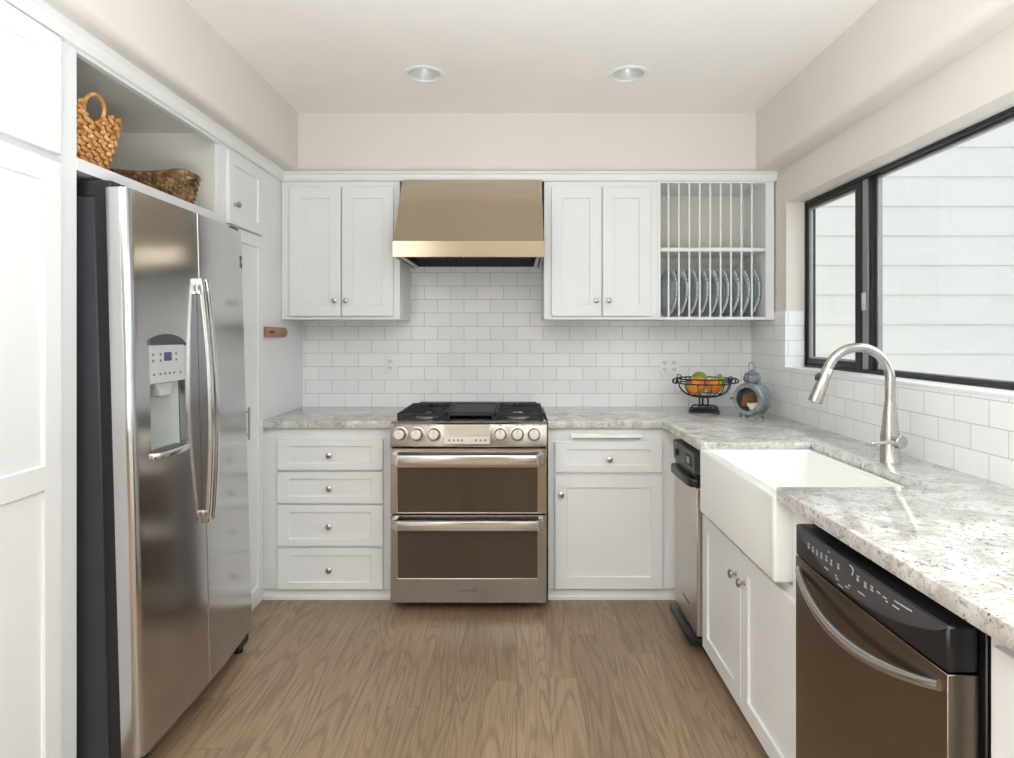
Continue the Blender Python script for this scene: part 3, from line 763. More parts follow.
for px in (399.9, 416.9, 434.0, 500.4, 517.4, 534.1):
    x = (px-517)/207.5
    b = nb(); p = on_panel(x, 0.053, 0.0)
    lathe(b, [(0, 0), (0.036, 0), (0.036, 0.003), (0.032, 0.004), (0.031, 0.004)], p, PN, 32); lathe(b, [(0.031, 0.003), (0.030, 0.006), (0.0275, 0.010), (0.026, 0.036), (0.023, 0.040), (0, 0.041)], p, PN, 28)
    kn = link('knob', b, 'knob_steel', rg)
    b = nb(); a = on_panel(x, 0.053, 0.0405); tube(b, [a+PU*0.004, a+PU*0.021], 0.0016, 6); link('pointer', b, 'charcoal', kn)
def panel_rect(bm, x0, x1, s0, s1, o0, o1, r=0.0):
    bb = nb(); vs = []
    for o in (o0, o1):
        for x, s in ((x0, s0), (x1, s0), (x1, s1), (x0, s1)): vs.append(bb.verts.new(on_panel(x, s, o)))
    for f in ((0, 1, 2, 3), (4, 5, 6, 7), (0, 1, 5, 4), (1, 2, 6, 5), (2, 3, 7, 6), (3, 0, 4, 7)): bb.faces.new([vs[i] for i in f])
    bevel_sharp(bb, r, 1)
    merge(bm, bb)
b = nb(); panel_rect(b, -0.353, -0.129, 0.006, 0.100, 0.0, 0.007, 0.002); dp = link('display', b, 'knob_steel', rg)
b = nb(); panel_rect(b, -0.344, -0.137, 0.042, 0.094, 0.0066, 0.0078, 0.0); link('screen', b, 'disp', dp)
for px in (449.3, 453.8, 458.2, 462.0, 476.0, 480.5, 485.3):
    b = nb(); panel_rect(b, (px-517)/207.5-0.005, (px-517)/207.5+0.005, 0.020, 0.030, 0.0066, 0.0076); link('touch_mark', b, 'greymarks', dp)
for px in (395, 412, 428.5, 500.4, 517.4, 523.5, 534.1, 540.5):
    b = nb(); panel_rect(b, (px-517)/207.5-0.007, (px-517)/207.5+0.007, 0.095, 0.0985, 0.0, 0.0006); link('dial_mark', b, 'greymarks', cpn)
# cooktop
b = nb(); box(b, RX0+0.002, RX1-0.002, RY+0.131, YB-0.004, 0.895, 0.916, 0.002)
prism(b, [(RY+0.092, 0.9222), (RY+0.131, 0.9222), (RY+0.131, 0.9165), (RY+0.18, 0.9165), (RY+0.18, 0.9162), (RY+0.092, 0.9162)], fYZ, RX0+0.02, RX1-0.02)
box(b, RX0+0.03, RX1-0.03, 3.66, YB-0.006, 0.9155, 0.944, 0.003)
ct = link('cooktop', b, 'matblack', rg)
burn = [(-0.47, 3.31, 0.046), (-0.47, 3.55, 0.036), (-0.2335, 3.43, 0.05), (0.003, 3.31, 0.05), (0.003, 3.55, 0.036)]
for x, y, r in burn:
    b = nb(); lathe(b, [(0, 0.0), (r+0.012, 0.0), (r+0.010, 0.006), (r+0.002, 0.008), (r+0.002, 0.0105), (r-0.004, 0.0145), (0, 0.0155)], (x, y, 0.9165), (0, 0, 1), 28); link('burner', b, 'alu', rg)
def grate(x0, x1, y0, y1, centers, griddle=False):
    b = nb(); z = 0.947; hw = 0.0065; zt = 0.955
    for y in (y0+hw, y1-hw): box(b, x0, x1, y-hw, y+hw, z-0.006, zt, 0.002)
    for x in (x0+hw, x1-hw): box(b, x-hw, x+hw, y0, y1, z-0.013, zt, 0.002)
    for x in (x0+hw, x1-hw):
        for y in (y0+hw, y1-hw, (y0+y1)/2): box(b, x-hw, x+hw, y-hw, y+hw, 0.9165, z-0.01, 0.001)
    if griddle:
        box(b, x0+0.012, x1-0.012, y0+0.07, y1-0.012, z-0.012, z+0.004, 0.003)
    else:
        box(b, x0, x1, (y0+y1)/2-hw, (y0+y1)/2+hw, z-0.012, zt, 0.002)
        for cx, cy in centers:
            box(b, cx-0.004, cx+0.004, y0 if cy < (y0+y1)/2 else cy+0.028, cy-0.028 if cy < (y0+y1)/2 else y1, z-0.008, zt, 0.0015)
            box(b, x0, cx-0.028, cy-0.004, cy+0.004, z-0.008, zt, 0.0015); box(b, cx+0.028, x1, cy-0.004, cy+0.004, z-0.008, zt, 0.0015)
            for a in (PI/4, 3*PI/4, 5*PI/4, 7*PI/4):
                p = Vector((cx+0.035*math.cos(a), cy+0.035*math.sin(a), zt-0.004)); q = Vector((cx+0.10*math.cos(a), cy+0.10*math.sin(a), zt-0.004)); tube(b, [p, q], 0.0042, 6)
    return link('grate', b, 'castiron', rg)
grate(RX0+0.012, -0.357, 3.185, 3.655, [(-0.47, 3.31), (-0.47, 3.55)])
grate(-0.353, -0.114, 3.185, 3.655, [], True)
grate(-0.110, RX1-0.012, 3.185, 3.655, [(0.003, 3.31), (0.003, 3.55)])
# oven doors
def oven_door(z0, z1, gz0, gz1, hz):
    b = nb(); slab(b, FB(RY+0.032), RX0+0.002, RX1-0.002, z0, z1, 0.0, 0.032, [(-0.576, 0.098, gz0, gz1, 0.004)], r=0.002)
    d = link('oven_door', b, 'range_steel', rg)
    b = nb(); slab(b, FB(RY+0.0045), -0.5755, 0.0975, gz0+0.0005, gz1-0.0005, 0.0, 0.003, r=0.0005); link('oven_window', b, 'glass_oven', d)
    b = nb(); box(b, -0.575, 0.103, RY-0.062, RY-0.040, hz-0.022, hz+0.022, 0.003, 2); h = link('handle', b, 'handle_steel', d)
    for s, x in ((-1, -0.575), (1, 0.103)):
        bb = nb()
        poly = [(x, RY+0.0005), (x+s*0.024, RY+0.0005), (x+s*0.024, RY-0.038), (x, RY-0.064), (x-s*0.012, RY-0.064), (x-s*0.012, RY-0.042), (x-s*0.002, RY-0.036)]
        prism(bb, poly, fXY, hz-0.024, hz+0.024, 0.002, 1); link('handle_end', bb, 'chrome', d)
    return d
oven_door(0.482, 0.800, 0.490, 0.706, 0.754)
dl = oven_door(0.053, 0.476, 0.171, 0.440, 0.441)
b = nb(); 
cu = bpy.data.curves.new('t', 'FONT'); cu.body = 'LG SIGNATURE'; cu.size = 0.0135; cu.align_x = 'CENTER'; cu.extrude = 0.0004
to = bpy.data.objects.new('t', cu); C.objects.link(to)
dg = bpy.context.evaluated_depsgraph_get(); dg.update(); me = bpy.data.meshes.new_from_object(to.evaluated_get(dg)); b.from_mesh(me)
bpy.data.objects.remove(to); bpy.data.curves.remove(cu); bpy.data.meshes.remove(me)
bmesh.ops.transform(b, matrix=Matrix.Translation((-0.241, RY-0.0004, 0.108)) @ Matrix.Rotation(PI/2, 4, 'X'), verts=b.verts)
link('lettering', b, 'charcoal', dl, smooth=False)

# ---------------------------------------------------------------- range hood
hd = thing('range_hood', 'tapered stainless steel range hood above the range, between the wall cabinets', 'hood', (-0.245, 3.5, 1.739))
HX0, HX1 = -0.626, 0.137
b = nb(); prism(b, [(3.192, 1.8205), (3.452, 2.1895), (YB-0.004, 2.1895), (YB-0.004, 1.8205)], fYZ, HX0+0.003, HX1-0.003, 0.0015); link('canopy', b, 'hood_steel', hd)
b = nb(); prism(b, [(3.192, 1.739), (3.186, 1.820), (3.200, 1.820), (3.200, 1.739)], fYZ, HX0, HX1, 0.0015)
box(b, HX0, HX0+0.012, 3.200, YB-0.004, 1.739, 1.820); box(b, HX1-0.012, HX1, 3.200, YB-0.004, 1.739, 1.820)
link('band', b, 'hood_steel', hd)
b = nb(); box(b, HX0+0.013, HX1-0.013, 3.201, YB-0.021, 1.800, 1.8195); box(b, HX0+0.013, HX1-0.013, YB-0.02, YB-0.004, 1.757, 1.819)
for k in range(24): box(b, HX0+0.05+k*0.028, HX0+0.064+k*0.028, 3.26, 3.76, 1.790, 1.800)
link('baffle_filter', b, 'matblack', hd)
for x in (HX0+0.026, HX1-0.026):
    b = nb(); tube(b, [(x, 3.23, 1.757), (x, 3.80, 1.757)], 0.0125, 14); link('grease_tray', b, 'nickel', hd)

# ---------------------------------------------------------------- wall cabinets
def wall_cabinet(x0, x1, label, doors, name='wall_cabinet'):
    th = thing(name, label, 'cabinet', ((x0+x1)/2, 3.66, 1.431))
    b = nb(); box(b, x0, x1, YF, YB-0.001, 1.431, 2.19, 0.001); link('body', b, 'cabinet', th)
    for u0, u1, kx in doors:
        d = shaker(th, FB(YF), u0, u1, 1.450, 2.158, 0.062); knob(d, (kx, YF-0.019, 1.534), (0, -1, 0), r=0.0145)
    b = nb(); box(b, x0, x1, YF-0.006, YF, 1.431, 1.446, 0.002); link('light_rail', b, 'cabinet', th)
    return th
XU = lambda px: (px-517)/182.8
wall_cabinet(XL+0.001, -0.6435, 'white double-door wall cabinet left of the range hood', [(XU(289), XU(340.6), XU(335.5)), (XU(342), XU(393.2), XU(346.5))])
wall_cabinet(0.149, 0.774, 'white double-door wall cabinet between the range hood and the plate rack', [(XU(551.6), XU(601.2), XU(596)), (XU(602.8), XU(650.8), XU(608.5))])

# plate rack
pr = thing('plate_rack', 'white open plate rack with vertical rods on the back wall, beside the window', 'plate rack', (1.095, 3.66, 1.431))
b = nb()
RX = (0.7745, 0.790, 1.368, XR-0.0085)
box(b, RX[0], RX[1], YF, YB-0.001, 1.431, 2.19, 0.001); box(b, RX[2], RX[3], YF, YB-0.001, 1.431, 2.19, 0.001)
box(b, RX[1], RX[2], YF, YB-0.001, 1.431, 1.446, 0.001); box(b, RX[1], RX[2], YF, YB-0.001, 2.183, 2.19, 0)
link('body', b, 'cabinet', pr)
b = nb(); box(b, RX[1], RX[2], YB-0.014, YB-0.001, 1.446, 2.183); link('back_panel', b, 'niche', pr)
b = nb(); box(b, RX[1]+0.0005, RX[2]-0.0005, YF+0.002, YB-0.015, 1.806, 1.828, 0.003); link('shelf', b, 'cabinet', pr)
RODX = [0.8375+0.0576*k for k in range(9)]
for yy in (YF+0.018,):
    for x in RODX:
        b = nb(); cyl(b, (x, yy, 1.446), (x, yy, 1.806), 0.0052, n=12); cyl(b, (x, yy, 1.828), (x, yy, 2.183), 0.0052, n=12); link('rod', b, 'trimw', pr)
# plates standing in the rack
ords = ['first', 'second', 'third', 'fourth', 'fifth', 'sixth', 'seventh', 'eighth', 'last']
b = nb(); R = 0.141
lathe(b, [(0, 0.006), (0.068, 0.006), (0.078, 0.003), (0.090, -0.006), (R-0.002, -0.014), (R, -0.013), (R, -0.010), (0.092, -0.001), (0.080, 0.008), (0.070, 0.011), (0.066, 0.0135), (0.060, 0.011), (0, 0.011)], (0, 0, 0), (1, 0, 0), 56)
# scalloped rim
for v in b.verts:
    r = math.hypot(v.co.y, v.co.z)
    if r > 0.10:
        k = 1+0.012*math.cos(10*math.atan2(v.co.z, v.co.y)); v.co.y *= k; v.co.z *= k
proto = link('plate', b, 'plate', origin=(0, 0, 0), local=True)
for k in range(9):
    o = proto if k == 0 else proto.copy()
    if k: C.objects.link(o)
    o.location = (RODX[k]+0.041, 3.668, 1.4465+R*1.0125*math.cos(math.radians(2.5)) + 0.0006)
    o.rotation_euler = (math.radians(18), math.radians(2.5), math.radians(9))
    w_ = 'the %s from the left' % ords[k] if k < 8 else 'the rightmost one'
    tag(o, 'pale grey-green plate upright in the white rack, %s' % w_, 'plate', 'plates standing in the rack')

# ---------------------------------------------------------------- outlets, wooden rack, ceiling lights
def outlet(px0, px1, z0, z1, cols, label):
    x0, x1 = (px0-517)/165.5, (px1-517)/165.5
    b = nb(); box(b, x0, x1, YB-0.006, YB-0.0002, z0, z1, 0.0025, 2); o = tag(link('wall_outlet', b, 'plastic_white'), label, 'outlet')
    cz = (z0+z1)/2
    for k in range(cols):
        cx = x0+(x1-x0)*(k+0.5)/cols
        for zz in (cz+0.020, cz-0.020):
            b = nb(); prism(b, [(cx-0.017+0.006, zz-0.014), (cx+0.011, zz-0.014), (cx+0.017, zz-0.006), (cx+0.017, zz+0.006), (cx+0.011, zz+0.014), (cx-0.011, zz+0.014), (cx-0.017, zz+0.006), (cx-0.017, zz-0.006)], lambda u, v, w: Vector((u, w, v)), YB-0.0075, YB-0.0055); rc = link('socket', b, 'trimw', o)
            b = nb(); box(b, cx-0.008, cx-0.005, YB-0.0082, YB-0.0074, zz-0.001, zz+0.008); link('slot', b, 'dark', rc); b = nb(); box(b, cx+0.005, cx+0.008, YB-0.0082, YB-0.0074, zz-0.001, zz+0.008); link('slot', b, 'dark', rc); b = nb(); cyl(b, (cx, YB-0.0082, zz-0.007), (cx, YB-0.0074, zz-0.007), 0.0028, n=10); link('slot', b, 'dark', rc)
outlet(384, 396.3, 1.109, 1.226, 1, 'single white wall outlet on the tiles left of the range')
outlet(660, 678.3, 1.094, 1.222, 2, 'double white wall outlet on the tiles behind the fruit bowl')
b = nb()
poly = [(3.245, -0.027), (3.49, -0.027), (3.515, -0.014), (3.522, 0.0), (3.515, 0.014), (3.49, 0.025), (3.245, 0.028)]
prism(b, [(u, v+1.362) for u, v in poly], fYZ, XL-0.0008, XL+0.024, 0.003, 2)
kr = tag(link('wooden_rail', b, 'wood_rack'), 'short brown wooden rail fixed to the white side wall by the back corner', 'wooden rail')
b = nb(); box(b, XL+0.023, XL+0.0248, 3.262, 3.325, 1.357, 1.367, 0.0); link('slot', b, 'dark', kr)
for i, (x, y) in enumerate(LAMPS):
    th = thing('recessed_light', ('round white recessed ceiling light, the left one of the two', 'round white recessed ceiling light, the right one nearer the window side')[i], 'ceiling light', (x, y, ZC))
    b = nb(); lathe(b, [(0.076, 0.006), (0.094, 0.0), (0.094, -0.003), (0.088, -0.006), (0.078, -0.006), (0.074, -0.002), (0.072, 0.010), (0.074, 0.010)], (x, y, ZC), (0, 0, 1), 40, closed=True); link('trim_ring', b, 'trimw', th)
    b = nb(); lathe(b, [(0.0735, 0.0), (0.069, 0.03), (0.058, 0.05), (0.036, 0.058), (0.034, 0.052), (0, 0.052)], (x, y, ZC), (0, 0, 1), 36); link('reflector', b, 'lamp_inner', th)
    b = nb(); lathe(b, [(0.033, 0.051), (0.031, 0.040), (0.02, 0.034), (0, 0.032)], (x, y, ZC), (0, 0, 1), 24); link('bulb', b, 'plastic_white', th)

# ---------------------------------------------------------------- trash compactor
tcp = thing('trash_compactor', 'slim stainless trash compactor with black controls, between sink base and back corner', 'compactor', (1.0, 2.835, 0))
CY0, CY1, CX = 2.653, 3.018, 0.752
b = nb(); box(b, CX+0.05, 1.38, CY0+0.004, CY1-0.004, 0.085, 0.862, 0.002); link('body', b, 'matblack', tcp)
for y in (CY0+0.05, CY1-0.05):
    b = nb(); cyl(b, (CX+0.12, y, 0), (CX+0.12, y, 0.086), 0.018); link('foot', b, 'black', tcp)
b = nb(); slab(b, FR(CX+0.049), CY0+0.003, CY1-0.003, 0.085, 0.705, 0, 0.049, r=0.003); cd = link('door', b, 'comp_steel', tcp)
b = nb(); poly = [(CX+0.008, CY0+0.004), (CX-0.022, CY0+0.012), (CX-0.032, CY0+0.05), (CX-0.034, (CY0+CY1)/2), (CX-0.032, CY1-0.05), (CX-0.022, CY1-0.012), (CX+0.008, CY1-0.004)]
prism(b, poly, fXY, 0.707, 0.742, 0.005, 2); link('handle', b, 'black', cd)
b = nb(); prism(b, [(CX+0.049, 0.760), (CX-0.008, 0.764), (CX-0.012, 0.852), (CX+0.049, 0.856)], lambda u, v, w: Vector((u, w, v)), CY0+0.003, CY1-0.003, 0.003, 1); cc = link('control_panel', b, 'charcoal', tcp)
b = nb(); cyl(b, (CX-0.009, 2.93, 0.808), (CX-0.019, 2.93, 0.808), 0.016, n=18, r=0.002); box(b, CX-0.022, CX-0.018, 2.926, 2.934, 0.796, 0.822); link('key_switch', b, 'black', cc)
b = nb(); box(b, CX-0.0125, CX-0.0095, 2.70, 2.79, 0.785, 0.832, 0.0008); sw = link('switch_plate', b, 'matblack', cc)
b = nb(); box(b, CX-0.0140, CX-0.0124, 2.725, 2.765, 0.795, 0.822, 0.0006); link('switch', b, 'alu', cc)
b = nb(); box(b, CX+0.0, CX+0.049, CY0+0.008, CY1-0.008, 0.743, 0.7595, 0.0); link('gap_liner', b, 'black', tcp)
b = nb(); box(b, CX-0.0012, CX+0.001, 2.775, 2.875, 0.172, 0.181, 0.0005); link('name_badge', b, 'charcoal', cd)
b = nb(); box(b, CX-0.028, CX+0.06, CY0+0.002, CY1-0.002, 0.045, 0.078, 0.008, 2); link('pedal', b, 'black', tcp)

# ---------------------------------------------------------------- dishwasher
WX, WYN, WYF = 0.742, 1.094, 1.690
dw = thing('dishwasher', 'dark stainless dishwasher with black control strip under the right-hand counter', 'dishwasher', (1.05, 1.39, 0))
b = nb(); box(b, WX+0.058, 1.38, WYN-0.012, WYF+0.001, 0.09, 0.855, 0.002); box(b, WX+0.11, 1.38, WYN, WYF, 0.0, 0.09); link('body', b, 'black', dw)
mid = (WYN+WYF)/2; hwid = (WYF-WYN)/2
ac = lambda y: 0.012*(1-((y-mid)/hwid)**2)
b = nb(); slab(b, FR(WX+0.055), WYN, WYF, 0.10, 0.764, 0, 0.055, r=0.001, ucuts=[WYN+(WYF-WYN)*k/10 for k in range(1, 10)], front=lambda u: ac(u)*0.5)
ddo = link('door', b, 'dw_steel', dw)
b = nb(); slab(b, FR(WX+0.055), WYN, WYF, 0.766, 0.848, 0, 0.055, r=0.004, ucuts=[WYN+(WYF-WYN)*k/16 for k in range(1, 16)], front=lambda u: ac(u)*0.5)
cps = link('control_panel', b, 'black', dw)
# charcoal crescent that carries the controls
N = 28; top = []; bot = []
for k in range(N+1):
    y = WYF-0.004-(WYF-WYN-0.006)*k/N; t_ = k/N
    top.append((y, 0.8445)); bot.append((y, 0.8435-0.066*math.sin(PI*t_)**0.75))
bb = nb(); F = lambda y, z, o: Vector((WX-ac(y)*0.5-o, y, z))
va = [[bb.verts.new(F(y, z, 0.0015)) for y, z in top], [bb.verts.new(F(y, z, 0.0015)) for y, z in bot]]; vb = [[bb.verts.new(F(y, z, -0.001)) for y, z in top], [bb.verts.new(F(y, z, -0.001)) for y, z in bot]]
for k in range(N):
    bb.faces.new([va[0][k], va[0][k+1], va[1][k+1], va[1][k]])
    bb.faces.new([va[0][k], vb[0][k], vb[0][k+1], va[0][k+1]]); bb.faces.new([va[1][k], va[1][k+1], vb[1][k+1], vb[1][k]])
cr = link('control_strip', bb, 'charcoal', dw)
def mark(px, py, w, h):
    # a printed mark at the panel point seen at (px, py)
    Y = 635*(WX-0.004)/(px-517); y = Y; z = EYE-(py-334)*Y/635; o = 0.002
    p = [F(y+w/2, z, o), F(y-w/2, z, o), F(y-w/2, z-h, o), F(y+w/2, z-h, o)]
    bb = nb(); q = [bb.verts.new(v) for v in p] + [bb.verts.new(v+Vector((0.001, 0, 0))) for v in p]
    for f in ((0, 1, 2, 3), (0, 1, 5, 4), (1, 2, 6, 5), (2, 3, 7, 6), (3, 0, 4, 7)): bb.faces.new([q[i] for i in f])
    link('button_mark', bb, 'marks', cr)
for px, py in ((808.8, 543.3), (813.5, 547), (817.7, 550.3), (822.3, 553), (827.5, 556), (832.5, 560), (839.8, 564), (859.5, 576), (867, 582.5), (873.5, 586)):
    mark(px, py, 0.010, 0.0022); mark(px, py+2.2, 0.007, 0.002); mark(px, py+4.0, 0.010, 0.0022)
for px, py, w in ((830, 551.5, 0.010), (827.5, 568, 0.020), (837.5, 575, 0.010), (838.5, 578.5, 0.014), (842, 585.5, 0.026), (851, 585, 0.008), (848.5, 586.5, 0.014), (863, 593, 0.026), (880, 592, 0.012), (886, 597, 0.012), (888, 601, 0.006)):
    mark(px, py, w, 0.0024)
for k in range(11): mark(896+1.55*k, 600.4+0.98*k, 0.0035, 0.0030 if k % 3 else 0.0022)
for k in range(5): mark(894+1.4*k, 604.6+0.95*k, 0.0035, 0.0028)
b = nb()
arc_c = [(850.5, 565.2), (852.6, 566.8), (853.8, 569.2), (854.0, 572), (852.7, 575.2)]
pts = []
for px, py in arc_c:
    Y = 635*(WX-0.006)/(px-517); pts.append(F(Y, EYE-(py-334)*Y/635, 0.002))
tube(b, pts, 0.0009, 5); link('dial_arc', b, 'marks', cr)
# handle: one bowed bar
b = nb(); n = 26; pts = []; rad = []
for k in range(n+1):
    t_ = k/n; y = WYF-0.030-(WYF-WYN-0.044)*t_; s = math.sin(PI*t_)
    pts.append((WX-0.004-0.036*s**0.7, y, 0.738-0.046*s**0.9)); rad.append(0.0095+0.004*s)
tube(b, pts, 0.012, 12, radii=rad); link('handle', b, 'nickel', ddo)
b = nb(); box(b, WX+0.14, WX+0.16, WYN, WYF, 0.0, 0.088); link('kick_plate', b, 'black', dw)

# ---------------------------------------------------------------- faucet
FX, FY = 1.277, 2.173
fc = thing('faucet', 'tall brushed steel gooseneck faucet behind the farmhouse sink', 'faucet', (FX, FY, ZCT))
b = nb(); lathe(b, [(0, 0), (0.0315, 0), (0.0315, 0.003), (0.030, 0.006), (0.030, 0.085), (0.027, 0.11), (0.0175, 0.205), (0.0165, 0.212), (0, 0.212)], (FX, FY, ZCT), (0, 0, 1), 32); link('faucet_body', b, 'nickel', fc)
b = nb(); pts = []; rc = 0.110; zc = ZCT+0.282
for k in range(6): pts.append((FX, FY, ZCT+0.205+(zc-ZCT-0.205)*k/5))
for k in range(1, 25):
    a = math.radians(162)*k/24; pts.append((FX-rc+rc*math.cos(a), FY, zc+rc*math.sin(a)))
tube(b, pts, 0.0162, 18); link('spout', b, 'nickel', fc)
e = Vector(pts[-1]); dr = (Vector(pts[-1])-Vector(pts[-2])).normalized()
b = nb(); lathe(b, [(0.0165, -0.004), (0.0185, 0.0), (0.0195, 0.040), (0.0235, 0.114), (0.022, 0.120), (0.015, 0.120), (0, 0.118)], e, dr, 24); sh = link('spray_head', b, 'nickel', fc)
sd_ = Vector((dr.z, 0, -dr.x)); 
if sd_.x > 0: sd_ = -sd_
b = nb(); c0 = e+dr*0.022+sd_*0.019; tube(b, [c0, c0+dr*0.012+sd_*0.006, c0+dr*0.026+sd_*0.004], 0.006, 8, radii=[0.005, 0.007, 0.005]); link('spray_button', b, 'black', sh)
hp = Vector((FX+0.004, FY-0.008, ZCT+0.075)); hd_ = Vector((0.25, -0.97, 0.0)).normalized()
b = nb(); cyl(b, hp, hp+hd_*0.040, 0.0225, n=28, r=0.002); hb = link('handle_hub', b, 'nickel', fc)
b = nb(); st = hp+hd_*0.028; l_ = Vector((-0.93, -0.37, 0.02)).normalized(); tube(b, [st+l_*0.018, st+l_*0.125], 0.0052, 12, radii=[0.006, 0.0052]); ball(b, st+l_*0.125, 0.0056, 0.0056, 0.0056, 12, 8); link('lever', b, 'chrome', hb)

# ---------------------------------------------------------------- fruit bowl
BX, BY = 1.061, 3.60
fb = thing('fruit_bowl', 'footed dark iron wire bowl of fruit on the back corner counter', 'bowl', (BX, BY, ZCT))
z = lambda h: ZCT+h
b = nb(); ring(b, (BX, BY, z(0.160)), 0.146, 0.0036, n=48); ring(b, (BX, BY, z(0.186)), 0.147, 0.0036, n=48)
for k in range(12):
    a = 2*PI*k/12+0.26; tube(b, [(BX+0.146*math.cos(a), BY+0.146*math.sin(a), z(h)) for h in (0.160, 0.186)], 0.0026, 6)
rim = link('rim', b, 'iron', fb)
for s in (-1, 1):
    b = nb()
    pts = [(BX+s*(0.147+0.020*(1-math.cos(t))/1.0*0.9), BY+0.035*math.cos(t/1.0)*1.0, z(0.173)+0.014*math.sin(t)) for t in [2*PI*k/24 for k in range(24)]]
    tube(b, pts, 0.0036, 7, closed=True); ring(b, (BX+s*0.164, BY, z(0.172)), 0.015, 0.0034, (0, 1, 0), 20, 7); link('handle', b, 'iron', fb)
    for q in (-1, 1):
        b = nb(); ring(b, (BX+s*0.118, BY+q*0.095, z(0.190)), 0.012, 0.003, (0, 1, 0), 18, 6); link('scroll', b, 'iron', fb)
cage = nb()
for k in range(12):
    a = 2*PI*k/12; pr_ = [(0.146, 0.160), (0.141, 0.140), (0.126, 0.116), (0.100, 0.097), (0.066, 0.085), (0.034, 0.081)]
    tube(cage, [(BX+r*math.cos(a), BY+r*math.sin(a), z(h)) for r, h in pr_], 0.0026, 6)
ring(cage, (BX, BY, z(0.081)), 0.034, 0.003, n=28); ring(cage, (BX, BY, z(0.097)), 0.100, 0.0022, n=40)
link('basket_wires', cage, 'iron', fb)
b = nb()
for k in range(5):
    a = 2*PI*k/5+0.3; tube(b, [(BX+0.026*math.cos(a), BY+0.026*math.sin(a), z(h)) for h in (0.081, 0.034)], 0.0042, 7)
link('stem', b, 'iron', fb)
b = nb(); ring(b, (BX, BY, z(0.0045)), 0.082, 0.0045, n=44); ring(b, (BX, BY, z(0.014)), 0.078, 0.003, n=44); ring(b, (BX, BY, z(0.034)), 0.028, 0.003, n=28)
for k in range(8):
    a = 2*PI*k/8; tube(b, [(BX+r*math.cos(a), BY+r*math.sin(a), z(h)) for r, h in ((0.026, 0.034), (0.055, 0.034), (0.072, 0.028), (0.080, 0.012))], 0.003, 6)
link('foot', b, 'iron', fb)
def fruit(name, m, c, r, label, cat, lobes=None):
    b = nb(); ball(b, (0, 0, 0), *r)
    for v in b.verts:   # dimple at the stalk, slight unevenness
        q = v.co.z/r[2]
        if q > 0.8: v.co.z -= r[2]*0.35*(q-0.8)
        v.co.x *= 1+0.03*math.sin(3*v.co.y/r[1]+c[0]*40)
    bmesh.ops.rotate(b, verts=b.verts, matrix=Matrix.Rotation(random.uniform(-.6, .6), 3, 'Y') @ Matrix.Rotation(random.uniform(-.6, .6), 3, 'X'))
    o = link(name, b, m, origin=(0, 0, 0), local=True); o.location = c
    tag(o, label, cat)
    bb = nb(); cyl(bb, (0, 0, r[2]*0.88), (0, 0, r[2]*0.97), 0.004, n=10)
    s = link('stalk', bb, 'dark', o, local=True)
    return o
fruit('mango', 'mango', (BX-0.057, BY-0.034, z(0.1490)), (0.060, 0.050, 0.052), 'red and orange mango at the front left inside the wire bowl', 'fruit')
fruit('orange', 'orange', (BX+0.047, BY-0.038, z(0.1480)), (0.042, 0.042, 0.044), 'bright orange at the front right inside the wire bowl', 'fruit')
fruit('lime', 'lime', (BX-0.014, BY+0.046, z(0.180)), (0.046, 0.040, 0.044), 'green lime behind the mango in the fruit bowl', 'fruit')
fruit('lime', 'lime', (BX+0.094, BY+0.020, z(0.166)), (0.032, 0.032, 0.034), 'green lime at the right rim of the fruit bowl', 'fruit')

# ---------------------------------------------------------------- round lantern
LR = math.radians(-48)
lt = thing('lantern', 'round weathered grey metal lantern standing in the corner by the fruit bowl', 'lantern', (1.243, 3.36, ZCT), rot=(0, 0, LR)); ORG[lt] = Vector((0, 0, 0))
b = nb(); zc = 0.096; RB = 0.084
lathe(b, [(RB-0.006, -0.048), (RB, -0.048), (RB+0.003, -0.040), (RB, -0.034), (RB, 0.036), (RB+0.003, 0.042), (RB, 0.050), (0, 0.052), (0, 0.047), (RB-0.006, 0.045)], (0, 0, zc), (0, 1, 0), 48, closed=True); link('drum', b, 'galv', lt)
b = nb(); lathe(b, [(0.061, -0.052), (RB-0.004, -0.054), (RB, -0.049), (RB-0.006, -0.0475), (0.064, -0.0475)], (0, 0, zc), (0, 1, 0), 48, closed=True)
for k in range(16):
    a = 2*PI*k/16; ball(b, (0.0725*math.cos(a), -0.0535, zc+0.0725*math.sin(a)), 0.004, 0.002, 0.004, 8, 6)
box(b, -0.096, -0.082, -0.055, -0.045, zc-0.008, zc+0.006, 0.002)
link('bezel', b, 'galv', lt)
for x, y in ((-0.045, -0.035), (0.045, -0.035), (-0.045, 0.035), (0.045, 0.035)):
    b = nb(); lathe(b, [(0, 0), (0.009, 0), (0.011, 0.005), (0.006, 0.010), (0.008, 0.028), (0, 0.030)], (x, y, 0.0), (0, 0, 1), 12); link('foot', b, 'galv', lt)
b = nb(); prof = [(0, 0), (0.030, 0), (0.033, 0.004), (0.040, 0.018), (0.041, 0.030), (0.035, 0.043), (0.031, 0.046), (0.038, 0.048), (0.038, 0.052), (0.026, 0.058), (0.010, 0.066), (0, 0.068)]
lathe(b, prof, (0, 0, zc+RB-0.002), (0, 0, 1), 32); nk = link('neck', b, 'galvdark', lt)
b = nb()
for k in range(10):
    a = 2*PI*k/10; tube(b, [((r+0.001)*math.cos(a), (r+0.001)*math.sin(a), zc+RB-0.002+h) for r, h in prof[2:6]], 0.0035, 6)
link('rib', b, 'galv', nk)
b = nb(); ring(b, (0, 0, zc+RB+0.084), 0.024, 0.0025, (0.35, 1, 0), 28, 7); ring(b, (0, 0, zc+RB+0.066), 0.006, 0.002, (1, 0, 0), 14, 6); link('ring_handle', b, 'galv', lt)
Rz = Matrix.Rotation(LR, 4, 'Z'); LT = Matrix.Translation((1.243, 3.36, ZCT)) @ Rz
